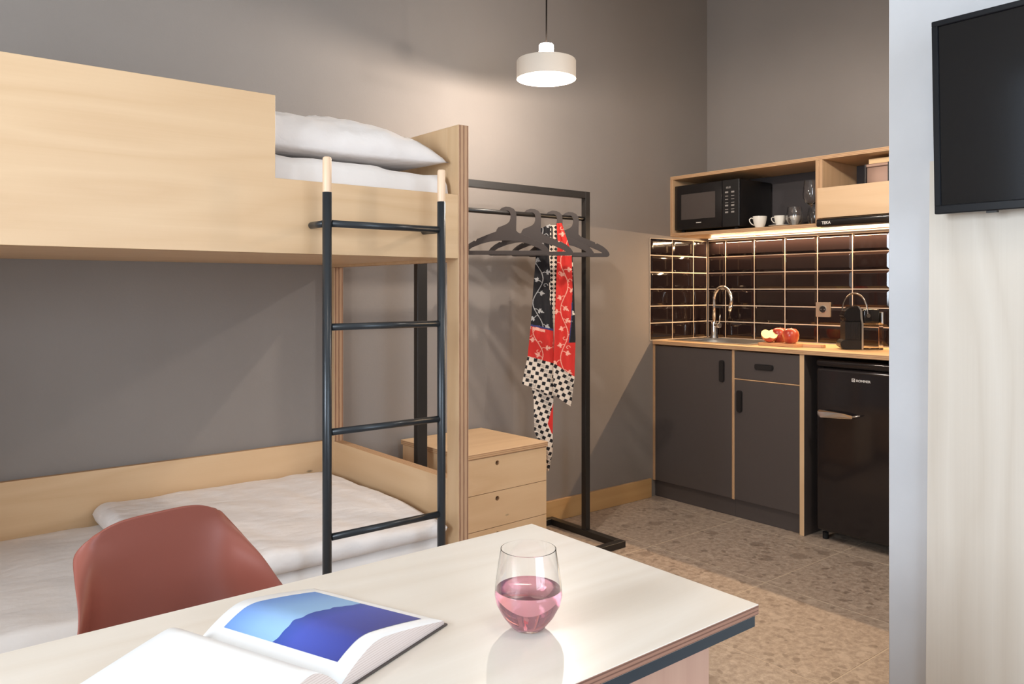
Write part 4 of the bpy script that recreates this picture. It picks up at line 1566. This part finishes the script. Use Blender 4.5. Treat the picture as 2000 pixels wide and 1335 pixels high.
# ------------------------------------------------------------------ television
tv = thing('television', (2.0, 0.47, 1.379), 'flat black television on the pale partition wall', 'television')
TW, TH = 0.735, 0.455
ty1, ty0 = 0.8335, 0.8335 - TW
bm = bmesh.new()
add_box(bm, (1.990, ty0 + 0.03, 1.40), (2.026, ty1 - 0.03, 1.80), bev=0.006)
body = bm
frame = bmesh.new()
t_ = 0.014
def fr_bar(y0, y1, z0, z1): add_box(frame, (1.968, y0, z0), (1.990, y1, z1), bev=0.0025)
fr_bar(ty0, ty1, 1.379, 1.379 + 0.021); fr_bar(ty0, ty1, 1.379 + TH - t_, 1.379 + TH)
fr_bar(ty0, ty0 + t_, 1.379 + 0.018, 1.379 + TH - 0.012); fr_bar(ty1 - t_, ty1, 1.379 + 0.018, 1.379 + TH - 0.012)
scr = bmesh.new()
add_box(scr, (1.9735, ty0 + t_ - 0.002, 1.379 + 0.019), (1.988, ty1 - t_ + 0.002, 1.379 + TH - t_ + 0.002))
sens = bmesh.new()
add_box(sens, (1.972, 0.700, 1.3745), (1.984, 0.722, 1.3790))
tilt = Matrix.Translation((1.99, 0, 1.379)) @ Matrix.Rotation(R(-2.2), 4, 'Y') @ Matrix.Translation((-1.99, 0, -1.379))
for nm, b_, mt in (('back_shell', body, 'satin_black'), ('bezel', frame, 'tv_bezel'), ('screen', scr, 'screen'), ('sensor', sens, 'handle')):
    b_.transform(tilt)
    obj(nm, b_, M[mt], tv)
box('wall_bracket', (2.008, 0.40, 1.56), (2.0495, 0.54, 1.68), M['black_metal'], tv)

# ------------------------------------------------------------------ table
tb = thing('table', (0.1, 0.93, 0), 'pale plywood table with dark steel edge frame in the foreground', 'table')
TX0, TX1, TY0, TY1 = -0.92, 1.007, 0.672, 1.184
box('tabletop', (TX0, TY0, 0.7250), (TX1, TY1, 0.74), [M['tabletop'], M['table_edge']], tb, bev=0.0008, thick='Z', seg=1)
bm = bmesh.new()
ring_prism(bm, TX0 + 0.004, TX1 - 0.004, TY0 + 0.004, TY1 - 0.004, TX0 + 0.03, TX1 - 0.03, TY0 + 0.03, TY1 - 0.03, 0.7075, 0.7228)
obj('steel_frame', bm, M['table_metal'], tb)
box('spacer', (TX0 + 0.05, TY0 + 0.02, 0.7228), (TX1 - 0.012, TY1 - 0.02, 0.7250), M['handle'], tb)
box('pedestal', (0.66, 0.702, 0.001), (0.930, 1.150, 0.7073), M['pedestal'], tb, bev=0.001, seg=1)
for y in (TY0 + 0.03, TY1 - 0.03):
    box('leg', (TX0 + 0.01, y - 0.015, 0.001), (TX0 + 0.04, y + 0.015, 0.7073), M['table_metal'], tb, bev=0.001, seg=1)

# ------------------------------------------------------------------ glass of pink drink
GX, GY = 0.693, 0.822
GP = [(0, 0.0), (0.019, 0.0), (0.0225, 0.0025), (0.035, 0.018), (0.0435, 0.034), (0.0460, 0.047), (0.0448, 0.062), (0.0415, 0.085), (0.0378, 0.108),
      (0.0368, 0.1083), (0.0403, 0.085), (0.0436, 0.062), (0.0447, 0.047), (0.0421, 0.0345), (0.0335, 0.020), (0.021, 0.0060), (0, 0.0052)]
gl = thing('drinking_glass', (GX, GY, 0.7402), 'stemless glass half filled with pink drink on the table', 'glass')
lathe('glass_bowl', (GX, GY, 0.7402), GP, M['glass'], gl, seg=96)
LQ = [(0, 0.0055), (0.0213, 0.0063), (0.0338, 0.0203), (0.0424, 0.0348), (0.0450, 0.0470), (0.0446, 0.0530), (0.0442, 0.0545), (0.0430, 0.0538), (0, 0.0538)]
lathe('pink_drink', (GX, GY, 0.7402), LQ, M['drink'], gl, seg=96, label='pink liquid')

# ------------------------------------------------------------------ open book
bk_s = Vector((0.366, -0.9306, 0)).normalized()
bk_w = Vector((0.9306, 0.366, 0)).normalized()
A0 = Vector((0.3276, 1.0450, 0.7404))
BH, BW = 0.238, 0.207
book = thing('book', (0.40, 0.93, 0.7404), 'open picture book with a blue seascape photograph on the table', 'book')


def page_h(t, side):
    """height of the page block at distance t*BW from the spine"""
    if side > 0:
        return 0.0045 + 0.030 * math.sin(min(1, t / 0.40) * PI / 2) ** 0.9 * (1 - 0.93 * max(0, (t - 0.26) / 0.74) ** 1.25) + 0.004 * (1 - t)
    return 0.0075 + 0.034 * math.sin(min(1, t / 0.26) * PI / 2) ** 0.9 * (1 - 0.88 * max(0, (t - 0.2) / 0.8) ** 1.1)


def bpt(t, s, z, side):
    q = A0 + bk_w * (side * t * BW) + bk_s * (s * BH)
    return (q.x, q.y, A0.z + z)


for side, nm in ((1, 'right_page_block'), (-1, 'left_page_block')):
    bm = bmesh.new()
    n = 36
    ms = 10
    T = [[bm.verts.new(bpt(i / n, j / ms, page_h(i / n, side), side)) for i in range(n + 1)] for j in range(ms + 1)]
    Bm = [[bm.verts.new(bpt(i / n, j, 0.0022, side)) for i in range(n + 1)] for j in (0, 1)]
    for j in range(ms):
        for i in range(n):
            f = bm.faces.new((T[j][i], T[j][i + 1], T[j + 1][i + 1], T[j + 1][i])); f.smooth = True
    for jj, j in ((0, 0), (1, ms)):
        for i in range(n):
            f = bm.faces.new((T[j][i], T[j][i + 1], Bm[jj][i + 1], Bm[jj][i])); f.material_index = 1
    side_f = bm.faces.new([T[j][n] for j in range(ms + 1)] + [Bm[1][n], Bm[0][n]]); side_f.material_index = 1
    side_f = bm.faces.new([T[j][0] for j in range(ms + 1)] + [Bm[1][0], Bm[0][0]]); side_f.material_index = 1
    bm.faces.new([Bm[0][0], Bm[0][n], Bm[1][n], Bm[1][0]])
    bmesh.ops.recalc_face_normals(bm, faces=bm.faces)
    obj(nm, bm, [M['paper'], M['paper_edge']], book)
bm = bmesh.new()
cv = [bpt(1.02, -0.012, 0, -1), bpt(1.02, -0.012, 0, 1), bpt(1.02, 1.012, 0, 1), bpt(1.02, 1.012, 0, -1)]
lo = [bm.verts.new(p) for p in cv]
hi_ = [bm.verts.new((p[0], p[1], p[2] + 0.002)) for p in cv]
bm.faces.new(lo); bm.faces.new(hi_[::-1])
for k in range(4): bm.faces.new((lo[k], lo[(k + 1) % 4], hi_[(k + 1) % 4], hi_[k]))
bmesh.ops.recalc_face_normals(bm, faces=bm.faces)
obj('cover', bm, M['laminate'], book, label='dark thin cover')
bm = bmesh.new()
uvl = bm.loops.layers.uv.new('UVMap')
t0, t1, s0, s1 = 0.10, 0.905, 0.085, 0.90
n, ms = 30, 6
G = [[bm.verts.new(bpt(t0 + (t1 - t0) * i / n, s0 + (s1 - s0) * j / ms, page_h(t0 + (t1 - t0) * i / n, 1) + 0.0005, 1)) for i in range(n + 1)] for j in range(ms + 1)]
for j in range(ms):
    for i in range(n):
        f = bm.faces.new((G[j][i], G[j][i + 1], G[j + 1][i + 1], G[j + 1][i]))
        f.smooth = True
        for l, (a, b) in zip(f.loops, ((i, j), (i + 1, j), (i + 1, j + 1), (i, j + 1))):
            l[uvl].uv = (a / n, b / ms)
bmesh.ops.recalc_face_normals(bm, faces=bm.faces)
obj('photograph', bm, M['print'], book, label='blue seascape photograph printed on the right page')

# ------------------------------------------------------------------ chair
chr_b = Vector((0.396, 1.494, 0))                 # top centre of the back
ca_ = 0.202
chf = Vector((math.sin(ca_), -math.cos(ca_), 0))  # facing
chs = Vector((math.cos(ca_), math.sin(ca_), 0))   # towards the kitchen
chr_o = chr_b + chf * 0.235
chair = thing('chair', (chr_o.x, chr_o.y, 0), 'terracotta shell chair pushed in at the far side of the table', 'chair')
# forward, height, half width, forward wrap of the edge
PROF = [(0.000, 0.804, 0.114, 0.000), (0.000, 0.79, 0.122, 0.002), (0.001, 0.765, 0.134, 0.010), (0.004, 0.725, 0.148, 0.052), (0.008, 0.68, 0.162, 0.098), (0.016, 0.62, 0.184, 0.120), (0.034, 0.55, 0.200, 0.130),
        (0.075, 0.488, 0.212, 0.10), (0.14, 0.452, 0.222, 0.04), (0.22, 0.443, 0.226, 0.0), (0.30, 0.446, 0.222, 0.0), (0.38, 0.452, 0.21, 0.0), (0.425, 0.445, 0.195, 0.0), (0.445, 0.428, 0.18, 0.0)]
bm = bmesh.new()
NU, NV = 36, 48
grid = []
for j in range(NV + 1):
    t = j / NV * (len(PROF) - 1)
    k = min(int(t), len(PROF) - 2)
    f_ = t - k
    P0, P1, P2, P3 = PROF[max(k - 1, 0)], PROF[k], PROF[k + 1], PROF[min(k + 2, len(PROF) - 1)]
    def cr(i):
        return 0.5 * ((2 * P1[i]) + (-P0[i] + P2[i]) * f_ + (2 * P0[i] - 5 * P1[i] + 4 * P2[i] - P3[i]) * f_ ** 2 + (-P0[i] + 3 * P1[i] - 3 * P2[i] + P3[i]) * f_ ** 3)
    s_, z_, w_, wg = cr(0), cr(1), cr(2), cr(3)
    back = max(0.0, min(1.0, (z_ - 0.46) / 0.2))
    row = []
    for i in range(NU + 1):
        u = 2 * i / NU - 1
        au = abs(u)
        wing = 0.40 * au ** 3 + 0.60 * au ** 8
        fwd = s_ + wg * wing
        up = (1 - back) * 0.050 * wing - 0.022 * au ** 4.0 * max(0.0, 1 - t / 3.5) + 0.003 * math.sin(PI * u) * 0
        lat = u * w_
        if au > 0.90:
            lip = (au - 0.90) / 0.10
            lat += math.copysign(0.008 * lip, u) * min(1, t / 2)
            fwd -= back * 0.016 * lip ** 2 * min(1, t / 2)
            up -= (1 - back) * 0.010 * lip ** 2
        q = chr_b + chf * fwd + chs * lat
        row.append(bm.verts.new((q.x, q.y, z_ + up)))
    grid.append(row)
for j in range(NV):
    for i in range(NU):
        f = bm.faces.new((grid[j][i], grid[j][i + 1], grid[j + 1][i + 1], grid[j + 1][i]))
        f.smooth = True
shell = obj('shell', bm, M['chair'], chair)
md = shell.modifiers.new('thickness', 'SOLIDIFY'); md.thickness = 0.006; md.offset = 0
bv = shell.modifiers.new('soft_rim', 'SUBSURF'); bv.levels = 1; bv.render_levels = 1
for a_, b_ in ((-1, -1), (1, -1), (-1, 1), (1, 1)):
    top = chr_o + chf * (0.10 * b_) + chs * (0.09 * a_)
    bot = chr_o + chf * (0.19 * b_) + chs * (0.17 * a_)
    tube('leg', [(top.x, top.y, 0.435), (bot.x, bot.y, 0.002)], [0.016, 0.010], M['chair_pad'], chair, seg=14)
bm = bmesh.new()
add_tube(bm, [chr_o + chf * 0.11 + chs * 0.10 + Vector((0, 0, 0.40)), chr_o - chf * 0.11 - chs * 0.10 + Vector((0, 0, 0.40))], 0.006, 10)
add_tube(bm, [chr_o - chf * 0.11 + chs * 0.10 + Vector((0, 0, 0.40)), chr_o + chf * 0.11 - chs * 0.10 + Vector((0, 0, 0.40))], 0.006, 10)
obj('cross_brace', bm, M['black_metal'], chair)
